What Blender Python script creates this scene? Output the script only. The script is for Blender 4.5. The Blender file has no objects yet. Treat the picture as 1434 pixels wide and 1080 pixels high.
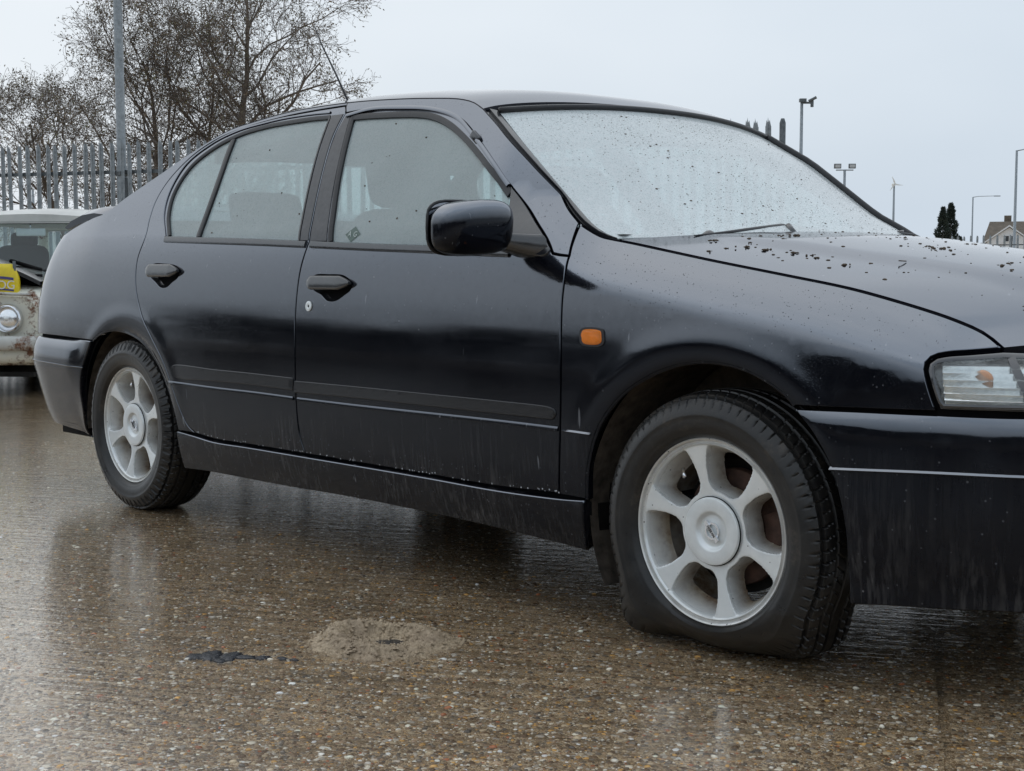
import bpy, bmesh, math, random
import numpy as np
from mathutils import Vector, Matrix
from mathutils.geometry import delaunay_2d_cdt
rad=math.radians
SC=bpy.context.scene
COL=SC.collection
# ------------------------------------------------------------------ camera, sky, sun, exposure
cam=bpy.data.cameras.new('camera'); camo=bpy.data.objects.new('camera',cam); COL.objects.link(camo); SC.camera=camo
cam.sensor_width=36; cam.lens=36*1938.916/1434; cam.clip_start=.05; cam.clip_end=3000
_f=Vector((-0.7298,0.6783,-0.0858)); _f=Vector((math.cos(rad(137.092641))*math.cos(rad(-4.91936622)),math.sin(rad(137.092641))*math.cos(rad(-4.91936622)),math.sin(rad(-4.91936622))))
_r=_f.cross(Vector((0,0,1))).normalized(); _u=_r.cross(_f)
_c,_s=math.cos(rad(-.0922)),math.sin(rad(-.0922)); _r,_u=_c*_r+_s*_u,-_s*_r+_c*_u
camo.matrix_world=Matrix(((_r.x,_u.x,-_f.x,1.88656),(_r.y,_u.y,-_f.y,-3.16247),(_r.z,_u.z,-_f.z,.858215),(0,0,0,1)))
SC.view_settings.view_transform='Standard'; SC.view_settings.look='None'; SC.view_settings.gamma=1; SC.view_settings.exposure=0
SC.cycles.max_bounces=8; SC.cycles.transparent_max_bounces=16; SC.cycles.caustics_reflective=False; SC.cycles.caustics_refractive=False
SC.cycles.use_denoising=True
SUN_EL,SUN_AZ=42,163
W=bpy.data.worlds.new('World'); SC.world=W; W.use_nodes=True
def _world():
    nt=W.node_tree; nt.nodes.clear(); n=nt.nodes.new; l=nt.links.new
    out=n('ShaderNodeOutputWorld'); bg=n('ShaderNodeBackground'); bg2=n('ShaderNodeBackground'); mix=n('ShaderNodeMixShader')
    sky=n('ShaderNodeTexSky'); sky.sky_type='NISHITA'; sky.sun_disc=False; sky.sun_elevation=rad(SUN_EL); sky.sun_rotation=rad(90-SUN_AZ)
    sky.dust_density=4; sky.air_density=1.5
    l(sky.outputs[0],bg.inputs[0]); bg.inputs[1].default_value=.07
    # overcast layer: soft stratus
    tc=n('ShaderNodeTexCoord'); mp=n('ShaderNodeMapping'); mp.inputs['Scale'].default_value=(1.2,1.2,3.0)
    no=n('ShaderNodeTexNoise'); no.inputs['Scale'].default_value=1.3; no.inputs['Detail'].default_value=4; no.inputs['Roughness'].default_value=.45
    cr=n('ShaderNodeValToRGB'); cr.color_ramp.elements[0].position=.30; cr.color_ramp.elements[0].color=(.57,.675,.79,1)
    cr.color_ramp.elements[1].position=.72; cr.color_ramp.elements[1].color=(.78,.86,.95,1)
    l(tc.outputs['Generated'],mp.inputs[0]); l(mp.outputs[0],no.inputs[0]); l(no.outputs[0],cr.inputs[0]); 
    dt=n('ShaderNodeVectorMath'); dt.operation='DOT_PRODUCT'; l(tc.outputs['Generated'],dt.inputs[0]); ce=math.cos(rad(SUN_EL)); dt.inputs[1].default_value=(ce*math.cos(rad(SUN_AZ)),ce*math.sin(rad(SUN_AZ)),math.sin(rad(SUN_EL)))
    g=n('ShaderNodeMapRange'); g.inputs[1].default_value=.55; g.inputs[2].default_value=1.0; g.inputs[3].default_value=0; g.inputs[4].default_value=1; g.interpolation_type='SMOOTHSTEP'; l(dt.outputs['Value'],g.inputs[0])
    ad=n('ShaderNodeMix'); ad.data_type='RGBA'; ad.blend_type='ADD'; l(g.outputs[0],ad.inputs[0]); l(cr.outputs[0],ad.inputs[6]); ad.inputs[7].default_value=(.20,.17,.13,1); l(ad.outputs[2],bg2.inputs[0]); bg2.inputs[1].default_value=1.0
    mix.inputs[0].default_value=.92
    l(bg.outputs[0],mix.inputs[1]); l(bg2.outputs[0],mix.inputs[2]); l(mix.outputs[0],out.inputs[0])
_world()
sl=bpy.data.lights.new('sun','SUN'); sl.energy=.5; sl.angle=rad(140); sl.color=(1,.97,.93)
so=bpy.data.objects.new('sun',sl); COL.objects.link(so)
_d=Vector((math.cos(rad(SUN_EL))*math.cos(rad(SUN_AZ)),math.cos(rad(SUN_EL))*math.sin(rad(SUN_AZ)),math.sin(rad(SUN_EL))))
so.rotation_euler=_d.to_track_quat('Z','Y').to_euler()

# ------------------------------------------------------------------ materials
def mat(name):
    m=bpy.data.materials.new(name); m.use_nodes=True; nt=m.node_tree
    return m,nt,nt.nodes['Principled BSDF']
def nd(nt,t,**k):
    n=nt.nodes.new(t)
    for a,b in k.items():
        if a in n.inputs.keys(): n.inputs[a].default_value=b
        else: setattr(n,a,b)
    return n
def ramp(nt,src,stops):
    c=nt.nodes.new('ShaderNodeValToRGB'); e=c.color_ramp.elements
    while len(e)<len(stops): e.new(.5)
    for i,(p,col) in enumerate(stops):
        e[i].position=p; e[i].color=(*col,1) if isinstance(col,tuple) else (col,col,col,1)
    nt.links.new(src,c.inputs[0]); return c.outputs[0]
def mixc(nt,fac,a,b,mode='MIX'):
    m=nt.nodes.new('ShaderNodeMix'); m.data_type='RGBA'; m.blend_type=mode
    for s,v in ((0,fac),(6,a),(7,b)):
        if hasattr(v,'links'): nt.links.new(v,m.inputs[s])
        elif isinstance(v,tuple): m.inputs[s].default_value=(*v,1)
        else: m.inputs[s].default_value=v
    return m.outputs[2]
def mth(nt,op,a,b=0,c=0):
    m=nt.nodes.new('ShaderNodeMath'); m.operation=op
    for i,v in enumerate((a,b,c)):
        if hasattr(v,'links'): nt.links.new(v,m.inputs[i])
        else: m.inputs[i].default_value=v
    return m.outputs[0]
def coords(nt,scale=(1,1,1),rot=(0,0,0),kind='Object'):
    tc=nt.nodes.new('ShaderNodeTexCoord'); mp=nt.nodes.new('ShaderNodeMapping')
    mp.inputs['Scale'].default_value=scale; mp.inputs['Rotation'].default_value=rot
    nt.links.new(tc.outputs[kind],mp.inputs[0]); return mp.outputs[0]
def noise(nt,co,scale,detail=3,rough=.5):
    n=nd(nt,'ShaderNodeTexNoise',Scale=scale,Detail=detail,Roughness=rough); nt.links.new(co,n.inputs['Vector']); return n
def vor(nt,co,scale,feat='F1'):
    n=nd(nt,'ShaderNodeTexVoronoi',Scale=scale); n.feature=feat; nt.links.new(co,n.inputs['Vector']); return n
def bump(nt,p,h,strength=.3,dist=.01,prev=None):
    b=nd(nt,'ShaderNodeBump',Strength=strength,Distance=dist); nt.links.new(h,b.inputs['Height'])
    if prev is not None: nt.links.new(prev,b.inputs['Normal'])
    nt.links.new(b.outputs[0],p.inputs['Normal']); return b.outputs[0]
def fres(nt,f0=.04,normal=None,k=1.0):
    lw=nd(nt,'ShaderNodeLayerWeight',Blend=.5)
    if normal is not None: nt.links.new(normal,lw.inputs['Normal'])
    f=mth(nt,'POWER',lw.outputs['Facing'],5.0); return mth(nt,'ADD',f0,mth(nt,'MULTIPLY',f,(1-f0)*k))
def plain(name,col,rough=.5,metal=0,nscale=40,amt=.25,bmp=.05,spec=.5,ior=None):
    m,nt,p=mat(name); co=coords(nt); n=noise(nt,co,nscale,4,.6)
    c=ramp(nt,n.outputs[0],[(.3,tuple(v*(1-amt) for v in col)),(.7,tuple(min(1,v*(1+amt)) for v in col))])
    nt.links.new(c,p.inputs['Base Color']); p.inputs['Roughness'].default_value=rough; p.inputs['Metallic'].default_value=metal
    p.inputs['Specular IOR Level'].default_value=spec
    if ior: p.inputs['IOR'].default_value=ior
    if bmp: bump(nt,p,n.outputs[0],bmp,.004)
    return m

MX,MZ=-0.5433,0.8463
PATCH=0.0
def make_paint():
    m,nt,p=mat('black_paint'); L=nt.links.new
    co=coords(nt)
    # fine rain droplets and film
    v=vor(nt,co,260); drops=ramp(nt,v.outputs['Distance'],[(.12,1.0),(.38,0.0)])
    big=noise(nt,co,3.0,4,.6); dropmask=ramp(nt,big.outputs[0],[(.40,0.15),(.62,1.0)])
    dh=mth(nt,'MULTIPLY',drops,dropmask)
    n2=noise(nt,co,60,3,.6)
    # vertical dirt runs, strongest low on the doors
    cs=coords(nt,(75,75,4.5)); st=noise(nt,cs,1.0,5,.65)
    tc=nt.nodes.new('ShaderNodeTexCoord'); sx=nt.nodes.new('ShaderNodeSeparateXYZ'); L(tc.outputs['Object'],sx.inputs[0])
    low=nd(nt,'ShaderNodeMapRange'); L(sx.outputs[2],low.inputs[0]); low.inputs[1].default_value=.52; low.inputs[2].default_value=.25
    streak=mth(nt,'MULTIPLY',ramp(nt,st.outputs[0],[(.48,0.0),(.66,1.0)]),low.outputs[0]); streak=mth(nt,'MULTIPLY',streak,ramp(nt,noise(nt,co,4.5,4,.6).outputs[0],[(.40,.15),(.62,1.0)]))
    dust=ramp(nt,noise(nt,co,5,6,.7).outputs[0],[(.45,0.0),(.75,1.0)])
    base=mixc(nt,mth(nt,'MULTIPLY',dust,.35),(.0045,.0050,.0080),(.014,.0150,.020))
    base=mixc(nt,mth(nt,'MULTIPLY',streak,.60),base,(.105,.102,.102))
    # bird lime / dried splashes: sparse pale specks
    v2=vor(nt,co,23); sp=ramp(nt,v2.outputs['Distance'],[(.035,1.0),(.06,0.0)])
    v2c=nt.nodes.new('ShaderNodeSeparateColor'); L(v2.outputs['Color'],v2c.inputs[0])
    sp=mth(nt,'MULTIPLY',sp,mth(nt,'GREATER_THAN',v2c.outputs[0],.72))
    base=mixc(nt,mth(nt,'MULTIPLY',sp,.5),base,(.30,.31,.32))
    v3=vor(nt,co,64); s3=nt.nodes.new('ShaderNodeSeparateColor'); L(v3.outputs['Color'],s3.inputs[0]); wn=noise(nt,co,30,4,.7)
    mk=mth(nt,'MULTIPLY',ramp(nt,mth(nt,'ADD',v3.outputs['Distance'],mth(nt,'MULTIPLY',wn.outputs[0],.25)),[(.17,1.0),(.27,0.0)]),mth(nt,'GREATER_THAN',s3.outputs[1],.70))
    base=mixc(nt,mth(nt,'MULTIPLY',mk,.42),base,(.22,.23,.25))
    cr_=coords(nt,(55,55,5.5),(0,rad(14),0)); sc_=noise(nt,cr_,1.0,2,.5); base=mixc(nt,mth(nt,'MULTIPLY',ramp(nt,sc_.outputs[0],[(.735,0.0),(.77,1.0)]),.45),base,(.30,.31,.33))
    L(base,p.inputs['Base Color'])
    p.inputs['IOR'].default_value=2.3; p.inputs['Specular Tint'].default_value=(.86,.91,1.0,1)
    ge=nt.nodes.new('ShaderNodeNewGeometry'); sn=nt.nodes.new('ShaderNodeSeparateXYZ'); L(ge.outputs['Normal'],sn.inputs[0]); film=ramp(nt,mth(nt,'ADD',sn.outputs[2],mth(nt,'MULTIPLY',mth(nt,'SUBTRACT',n2.outputs[0],.5),.04)),[(.03,.07),(.13,.34),(.50,.92)])
    # patch under the door mirror that the rain never washes: matt, dark, ragged
    mp=nt.nodes.new('ShaderNodeMapping'); mp.vector_type='TEXTURE'; mp.inputs['Location'].default_value=(MX,-.81,MZ); mp.inputs['Scale'].default_value=(.072,.30,.062); L(tc.outputs['Object'],mp.inputs[0])
    ln=nd(nt,'ShaderNodeVectorMath'); ln.operation='LENGTH'; L(mp.outputs[0],ln.inputs[0]); rag=noise(nt,co,70,5,.75)
    e=mth(nt,'ADD',ln.outputs['Value'],mth(nt,'MULTIPLY',rag.outputs[0],.9)); patch=ramp(nt,e,[(1.22/2,1.0),(1.50/2,0.0)]); 
    e2=mth(nt,'MULTIPLY',e,.5); L(e2,patch.node.inputs[0])
    L(mth(nt,'MULTIPLY',mth(nt,'SUBTRACT',1.0,mth(nt,'MULTIPLY',patch,PATCH)),film),p.inputs['Specular IOR Level'])
    r=mth(nt,'ADD',mth(nt,'MULTIPLY',dust,.07),.075); r=mth(nt,'ADD',r,mth(nt,'MULTIPLY',streak,.22)); r=mth(nt,'ADD',r,mth(nt,'MULTIPLY',patch,PATCH*.4)); L(r,p.inputs['Roughness'])
    h=mth(nt,'ADD',mth(nt,'MULTIPLY',dh,1.0),mth(nt,'MULTIPLY',n2.outputs[0],.15))
    b=bump(nt,p,h,.05,.0012)
    return m
def make_glass(name,tint,front,alpha,rough=.06,specks=0.0):
    """misted glass: a film of condensation that scatters light both ways plus a clear share"""
    m=bpy.data.materials.new(name); m.use_nodes=True; nt=m.node_tree; nt.nodes.clear(); L=nt.links.new
    out=nd(nt,'ShaderNodeOutputMaterial'); co=coords(nt)
    dif=nd(nt,'ShaderNodeBsdfDiffuse'); trl=nd(nt,'ShaderNodeBsdfTranslucent'); tr=nd(nt,'ShaderNodeBsdfTransparent'); gl=nd(nt,'ShaderNodeBsdfGlossy',Roughness=rough)
    v=vor(nt,co,210); d=ramp(nt,v.outputs['Distance'],[(.15,1.0),(.45,0.0)]); n=noise(nt,co,4,4,.6); n3=noise(nt,co,90,3,.6)
    col=mixc(nt,n3.outputs[0],tuple(c*.82 for c in tint),tuple(min(1,c*1.12) for c in tint))
    col=mixc(nt,mth(nt,'MULTIPLY',d,mth(nt,'MULTIPLY',n.outputs[0],specks)),col,tuple(c*.35 for c in tint))
    v9=vor(nt,co,95); s9=nt.nodes.new('ShaderNodeSeparateColor'); L(v9.outputs['Color'],s9.inputs[0]); n9=noise(nt,co,2.2,4,.6)
    dk=mth(nt,'MULTIPLY',ramp(nt,v9.outputs['Distance'],[(.12,1.0),(.34,0.0)]),mth(nt,'GREATER_THAN',s9.outputs[0],.55)); dk=mth(nt,'MULTIPLY',dk,ramp(nt,n9.outputs[0],[(.42,0.1),(.62,1.0)]))
    col=mixc(nt,mth(nt,'MULTIPLY',dk,specks*.75),col,tuple(c*.30 for c in tint))
    L(col,dif.inputs[0]); L(col,trl.inputs[0]); tr.inputs[0].default_value=(.80,.98,.98,1)
    b=nd(nt,'ShaderNodeBump',Strength=.35,Distance=.001); L(d,b.inputs['Height']); L(b.outputs[0],gl.inputs['Normal'])
    fr=fres(nt,.045,b.outputs[0],.8)
    m1=nd(nt,'ShaderNodeMixShader'); m1.inputs[0].default_value=1-front; L(dif.outputs[0],m1.inputs[1]); L(trl.outputs[0],m1.inputs[2])
    m2=nd(nt,'ShaderNodeMixShader'); a=mth(nt,'ADD',alpha-.08,mth(nt,'MULTIPLY',n.outputs[0],.16)); L(a,m2.inputs[0]); L(m1.outputs[0],m2.inputs[1]); L(tr.outputs[0],m2.inputs[2])
    m3=nd(nt,'ShaderNodeMixShader'); L(fr,m3.inputs[0]); L(m2.outputs[0],m3.inputs[1]); L(gl.outputs[0],m3.inputs[2])
    L(m3.outputs[0],out.inputs[0]); return m
def ridges(nt,cg):
    sp=nt.nodes.new('ShaderNodeSeparateXYZ'); nt.links.new(cg,sp.inputs[0]); u,v=sp.outputs[0],sp.outputs[1]
    a=mth(nt,'SINE',mth(nt,'ADD',mth(nt,'MULTIPLY',v,9.0),mth(nt,'MULTIPLY',u,.8))); b=mth(nt,'SINE',mth(nt,'ADD',mth(nt,'MULTIPLY',v,23.0),mth(nt,'MULTIPLY',u,-1.7)))
    ph=mth(nt,'ADD',mth(nt,'MULTIPLY',v,118.0),mth(nt,'ADD',mth(nt,'MULTIPLY',a,2.0),mth(nt,'MULTIPLY',b,1.2)))
    nz=noise(nt,cg,2.5,4,.65); ph=mth(nt,'ADD',ph,mth(nt,'MULTIPLY',nz.outputs[0],9.0)); am=ramp(nt,noise(nt,cg,3.1,3,.6).outputs[0],[(.35,.1),(.65,1.0)])
    return mth(nt,'MULTIPLY',mth(nt,'SINE',ph),am)
def make_ground():
    m,nt,p=mat('wet_exposed_aggregate_concrete'); L=nt.links.new
    A=rad(-31.5)                                   # tine grooves run across the joint
    co=coords(nt); cg=coords(nt,(1,1,1),(0,0,A))
    mp=nt.nodes.new('ShaderNodeMapping'); mp.inputs['Scale'].default_value=(2.2,46,1); L(cg,mp.inputs[0])
    mp2=nt.nodes.new('ShaderNodeMapping'); mp2.inputs['Scale'].default_value=(.9,9,1); L(cg,mp2.inputs[0])
    groove=noise(nt,mp.outputs[0],1.0,4,.6); band=noise(nt,mp2.outputs[0],1.0,4,.6)
    big=noise(nt,co,.55,4,.55); mid=noise(nt,co,5,5,.6); fine=noise(nt,co,330,4,.7)
    def stones(scale,lo,hi,share):
        wc=noise(nt,co,scale*1.3,2,.5); off=nd(nt,'ShaderNodeVectorMath'); off.operation='MULTIPLY_ADD'; L(wc.outputs['Color'],off.inputs[0]); off.inputs[1].default_value=(.35/scale,)*3; L(co,off.inputs[2])
        v=vor(nt,off.outputs[0],scale); sc=nt.nodes.new('ShaderNodeSeparateColor'); L(v.outputs['Color'],sc.inputs[0])
        shape=ramp(nt,v.outputs['Distance'],[(lo,1.0),(hi,0.0)])
        pick=mth(nt,'GREATER_THAN',sc.outputs[1],1-share)
        return mth(nt,'MULTIPLY',shape,pick),sc.outputs[0],v
    s1,c1,v1=stones(58,.30,.44,.55); s2,c2,v2=stones(115,.28,.44,.75)
    matrix=ramp(nt,fine.outputs[0],[(.36,(.058,.038,.021)),(.49,(.31,.22,.13)),(.64,(.78,.63,.44))])
    matrix=mixc(nt,ramp(nt,groove.outputs[0],[(.36,.8),(.50,0.0)]),matrix,(.085,.062,.038))
    stops=[(.0,(.14,.085,.045)),(.15,(.30,.22,.145)),(.30,(.17,.145,.115)),(.44,(.40,.32,.22)),(.56,(.24,.175,.11)),(.68,(.46,.27,.10)),(.76,(.34,.30,.25)),(.86,(.62,.57,.49)),(.95,(.80,.76,.68)),(1,(.34,.14,.07))]
    pc1=ramp(nt,c1,stops); pc2=ramp(nt,c2,stops)
    col=mixc(nt,s2,matrix,pc2); col=mixc(nt,s1,col,pc1)
    rg=ridges(nt,cg); col=mixc(nt,1.0,col,ramp(nt,mth(nt,'ADD',mth(nt,'MULTIPLY',rg,.5),.5),[(.1,.84),(.8,1.20)]),'MULTIPLY')
    tone=ramp(nt,mid.outputs[0],[(.3,.95),(.7,1.55)]); tone2=ramp(nt,band.outputs[0],[(.35,.95),(.65,1.15)])
    col=mixc(nt,1.0,col,tone,'MULTIPLY'); col=mixc(nt,1.0,col,tone2,'MULTIPLY')
    L(col,p.inputs['Base Color'])
    # water film: pools in the low places
    wet=mth(nt,'ADD',mth(nt,'MULTIPLY',big.outputs[0],1.0),mth(nt,'MULTIPLY',band.outputs[0],.45))
    wet=mth(nt,'ADD',wet,mth(nt,'MULTIPLY',mid.outputs[0],.25))
    wetm=ramp(nt,wet,[(.76,0.0),(.96,1.0)])
    L(mth(nt,'ADD',.42,mth(nt,'MULTIPLY',wetm,-.20)),p.inputs['Roughness']); p.inputs['IOR'].default_value=1.3; p.inputs['Specular IOR Level'].default_value=.05
    h=mth(nt,'ADD',mth(nt,'MULTIPLY',s1,.9),mth(nt,'MULTIPLY',s2,.5)); h=mth(nt,'ADD',h,mth(nt,'MULTIPLY',fine.outputs[0],.55)); h=mth(nt,'ADD',h,mth(nt,'MULTIPLY',groove.outputs[0],1.6)); h=mth(nt,'ADD',h,mth(nt,'MULTIPLY',rg,.25))
    b=nd(nt,'ShaderNodeBump',Distance=.0035); L(h,b.inputs['Height'])
    L(mth(nt,'ADD',.60,mth(nt,'MULTIPLY',wetm,-.40)),b.inputs['Strength']); L(b.outputs[0],p.inputs['Normal'])
    p.inputs['Coat Weight'].default_value=1.0; p.inputs['Coat IOR'].default_value=1.5; L(mth(nt,'ADD',.10,mth(nt,'MULTIPLY',wetm,-.05)),p.inputs['Coat Roughness'])
    b2=nd(nt,'ShaderNodeBump',Distance=.0035); L(h,b2.inputs['Height']); L(mth(nt,'ADD',.16,mth(nt,'MULTIPLY',wetm,-.10)),b2.inputs['Strength']); L(b2.outputs[0],p.inputs['Coat Normal'])
    return m
def make_film():
    m=bpy.data.materials.new('water_film'); m.use_nodes=True; nt=m.node_tree; nt.nodes.clear(); L=nt.links.new
    out=nd(nt,'ShaderNodeOutputMaterial'); tr=nd(nt,'ShaderNodeBsdfTransparent'); tw=nd(nt,'ShaderNodeBsdfTransparent'); tw.inputs[0].default_value=(.93,.91,.88,1); gl=nd(nt,'ShaderNodeBsdfGlossy',Roughness=.07)
    A=rad(-31.5); co=coords(nt); cg=coords(nt,(1,1,1),(0,0,A))
    def st(a,b,d=4):
        mp=nt.nodes.new('ShaderNodeMapping'); mp.inputs['Scale'].default_value=(a,b,1); L(cg,mp.inputs[0]); return noise(nt,mp.outputs[0],1.0,d,.6).outputs[0]
    lines=st(3.0,75.); bands=st(1.2,14.); big=noise(nt,co,.8,3,.5).outputs[0]; rip=noise(nt,co,55,3,.6); fine=noise(nt,co,190,3,.6)
    sx=nt.nodes.new('ShaderNodeSeparateXYZ'); L(co,sx.inputs[0])
    # the yard drains to the left: deeper film there
    side=mth(nt,'ADD',mth(nt,'MULTIPLY',sx.outputs[0],-RTX*.12),mth(nt,'MULTIPLY',sx.outputs[1],-RTY*.12))
    f=mth(nt,'ADD',mth(nt,'MULTIPLY',lines,.80),mth(nt,'MULTIPLY',bands,.45)); f=mth(nt,'SUBTRACT',f,.125); f=mth(nt,'ADD',f,mth(nt,'MULTIPLY',big,.85)); f=mth(nt,'ADD',f,mth(nt,'MULTIPLY',fine.outputs[0],.30)); f=mth(nt,'ADD',f,side); rg=ridges(nt,cg); f=mth(nt,'SUBTRACT',f,mth(nt,'MULTIPLY',rg,.034))
    mask=ramp(nt,mth(nt,'MULTIPLY',f,.5),[(FILM0,0.0),(FILM0+.05,1.0)])
    b=nd(nt,'ShaderNodeBump',Strength=.22,Distance=.003); L(mth(nt,'ADD',mth(nt,'MULTIPLY',rip.outputs[0],.7),mth(nt,'ADD',mth(nt,'MULTIPLY',lines,1.5),mth(nt,'MULTIPLY',rg,.22))),b.inputs['Height']); L(b.outputs[0],gl.inputs['Normal'])
    fr=fres(nt,.055,b.outputs[0],1.0); m1=nd(nt,'ShaderNodeMixShader'); L(fr,m1.inputs[0]); L(tw.outputs[0],m1.inputs[1]); L(gl.outputs[0],m1.inputs[2])
    m2=nd(nt,'ShaderNodeMixShader'); L(mask,m2.inputs[0]); L(tr.outputs[0],m2.inputs[1]); L(m1.outputs[0],m2.inputs[2]); L(m2.outputs[0],out.inputs[0]); return m
RTX,RTY=0.6809,0.7324; FILM0=.478
def make_tyre(name,dirt):
    m,nt,p=mat(name); L=nt.links.new; co=coords(nt); n=noise(nt,co,14,5,.7); f=noise(nt,co,120,3,.6)
    c=ramp(nt,n.outputs[0],[(.40,(.010,.0098,.010)),(.58,(.020,.0185,.017)),(.74,dirt)]); L(c,p.inputs['Base Color'])
    L(ramp(nt,n.outputs[0],[(.3,.24),(.7,.48)]),p.inputs['Roughness']); p.inputs['IOR'].default_value=1.5; bump(nt,p,f.outputs[0],.25,.002); return m
def make_rim():
    m,nt,p=mat('silver_alloy'); L=nt.links.new; co=coords(nt)
    at=nd(nt,'ShaderNodeAttribute'); at.attribute_name='dirt'; n=noise(nt,co,28,5,.7); n2=noise(nt,co,9,4,.6)
    f=mth(nt,'MULTIPLY',at.outputs['Fac'],ramp(nt,n2.outputs[0],[(.32,.35),(.56,1.0)]))
    silver=ramp(nt,n.outputs[0],[(.3,(.80,.83,.83)),(.7,(.90,.92,.91))])
    c=mixc(nt,f,silver,ramp(nt,n.outputs[0],[(.35,(.20,.12,.07)),(.6,(.42,.35,.26))]))
    v=vor(nt,co,95); s=nt.nodes.new('ShaderNodeSeparateColor'); L(v.outputs['Color'],s.inputs[0])
    sp=mth(nt,'MULTIPLY',ramp(nt,v.outputs['Distance'],[(.10,1.0),(.2,0.0)]),mth(nt,'GREATER_THAN',s.outputs[0],.90))
    c=mixc(nt,sp,c,(.03,.028,.025)); L(c,p.inputs['Base Color'])
    p.inputs['Metallic'].default_value=.30; L(mth(nt,'ADD',.24,mth(nt,'MULTIPLY',f,.35)),p.inputs['Roughness']); return m
def make_rusty(name,base,share=(.52,.66)):
    m,nt,p=mat(name); L=nt.links.new; co=coords(nt); n=noise(nt,co,7,7,.75); n2=noise(nt,co,40,4,.6)
    rust=ramp(nt,n2.outputs[0],[(.3,(.07,.025,.012)),(.7,(.24,.10,.04))])
    b=ramp(nt,noise(nt,co,3,4,.6).outputs[0],[(.3,tuple(v*.72 for v in base)),(.7,base)])
    c=mixc(nt,ramp(nt,n.outputs[0],[(share[0],0.0),(share[1],1.0)]),b,rust); L(c,p.inputs['Base Color']); p.inputs['Roughness'].default_value=.45; bump(nt,p,n.outputs[0],.2,.006); return m
M=dict(
 paint=make_paint(),
 plastic=plain('black_plastic',(.016,.017,.020),.20,0,60,.3,.1,.5,1.9),
 rubber=plain('black_rubber',(.016,.016,.018),.42,0,80,.3,.1),
 dark=plain('dark_void',(.006,.006,.007),.9,0,20,.2,0,.1),
 liner=plain('muddy_liner',(.095,.078,.062),.75,0,30,.6,.6),
 under=plain('underbody',(.012,.011,.010),.8,0,10,.5,.2,.2),
 seat=plain('seat_cloth',(.030,.031,.034),.9,0,200,.3,.2),
 glass=make_glass('misted_side_glass',(.82,1.0,1.0),.72,.42,.05,.5),
 screen=make_glass('misted_windscreen',(.88,1.0,1.0),.90,.14,.09,.8),
strip=plain('strip_plastic',(.012,.013,.016),.14,0,60,.3,.06,.5,1.5),
 trim=plain('wet_rubber_trim',(.020,.021,.025),.16,0,60,.3,.06,.5,1.9),
 ground=make_ground(),
 film=make_film(),
 tyre=make_tyre('tyre_rubber',(.068,.056,.045)),
 rim=make_rim(),
 cap=plain('cap_silver',(.84,.87,.87),.36,.3,30,.06,0),
 chrome=plain('chrome',(.75,.76,.78),.12,1,30,.08,0),
 disc=plain('rusty_disc',(.085,.045,.032),.7,.2,30,.5,.3),
 orange=plain('amber_lens',(.85,.22,.01),.12,0,60,.1,.3),
 reflector=plain('lamp_reflector',(.95,.96,.97),.22,1.0,60,.05,0),
 white=plain('white_paint',(.75,.76,.74),.35,0,9,.06,.05),
 galv=plain('galvanised_steel',(.28,.31,.33),.5,.3,18,.25,.1),
 galvd=plain('dark_galvanised',(.12,.135,.145),.55,.3,18,.3,.1),
 bark=plain('bark',(.15,.125,.105),.9,0,6,.4,.3),
 leafbrown=plain('old_catkins',(.19,.145,.10),.8,0,3,.5,0),
 leafgreen=plain('olive_leaves',(.15,.145,.075),.8,0,3,.5,0),
 moss=plain('dead_moss',(.10,.073,.050),.95,0,160,.6,.8),
 oldwhite=make_rusty('rusting_cream_paint',(.84,.83,.72),(.54,.62)),
 oldroof=make_rusty('stained_white_roof',(.72,.72,.68),(.66,.8)),
)
# ---------------------------------------------------------------- body surface of the saloon
PLAN=np.array([(0.905,0),(0.90,.2),(0.878,.4),(0.825,.58),(0.73,.715),(0.58,.795),(0.40,.835),(0.1,.853),(-.45,.857),(-1.3,.8575),(-2.2,.857),
 (-2.7,.853),(-3.0,.845),(-3.2,.832),(-3.36,.815),(-3.48,.775),(-3.56,.685),(-3.60,.48),(-3.615,.25),(-3.62,0)],float)
def catmull(P,n=12,closed=False):
    P=np.asarray(P,float); m=len(P); out=[]
    seg=m if closed else m-1
    for i in range(seg):
        p1,p2=P[i%m],P[(i+1)%m]
        p0=P[(i-1)%m] if (closed or i>0) else 2*p1-p2
        p3=P[(i+2)%m] if (closed or i+2<m) else 2*p2-p1
        d0=max(np.linalg.norm(p1-p0),1e-9)**.5; d1=max(np.linalg.norm(p2-p1),1e-9)**.5; d2=max(np.linalg.norm(p3-p2),1e-9)**.5
        m1=(p1-p0)/d0-(p2-p0)/(d0+d1)+(p2-p1)/d1; m2=(p2-p1)/d1-(p3-p1)/(d1+d2)+(p3-p2)/d2
        m1*=d1; m2*=d1
        for k in range(n):
            t=k/n; out.append((2*t**3-3*t*t+1)*p1+(t**3-2*t*t+t)*m1+(-2*t**3+3*t*t)*p2+(t**3-t*t)*m2)
    if not closed: out.append(P[-1])
    return np.array(out)
_pl=catmull(PLAN[::-1],24)                       # rear -> front
_s=np.r_[0,np.cumsum(np.linalg.norm(np.diff(_pl,axis=0),axis=1))]
_s=_s-np.interp(-1.3,_pl[:,0],_s)-1.3
UREAR,UFRONT=_s[0],_s[-1]
_us=np.linspace(UREAR,UFRONT,900)
_px=np.interp(_us,_s,_pl[:,0]); _pw=np.interp(_us,_s,_pl[:,1])
def _sm(a,k=9):
    b=np.pad(a,(k,k),mode='reflect',reflect_type='odd'); return np.convolve(b,np.ones(2*k+1)/(2*k+1),'valid')
_px=_sm(_px);_pw=_sm(_pw)
_nx=-np.gradient(_pw,_us);_nw=np.gradient(_px,_us)
_l=np.hypot(_nx,_nw);_nx/=_l;_nw/=_l           # outward normal in (x,w)
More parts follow.
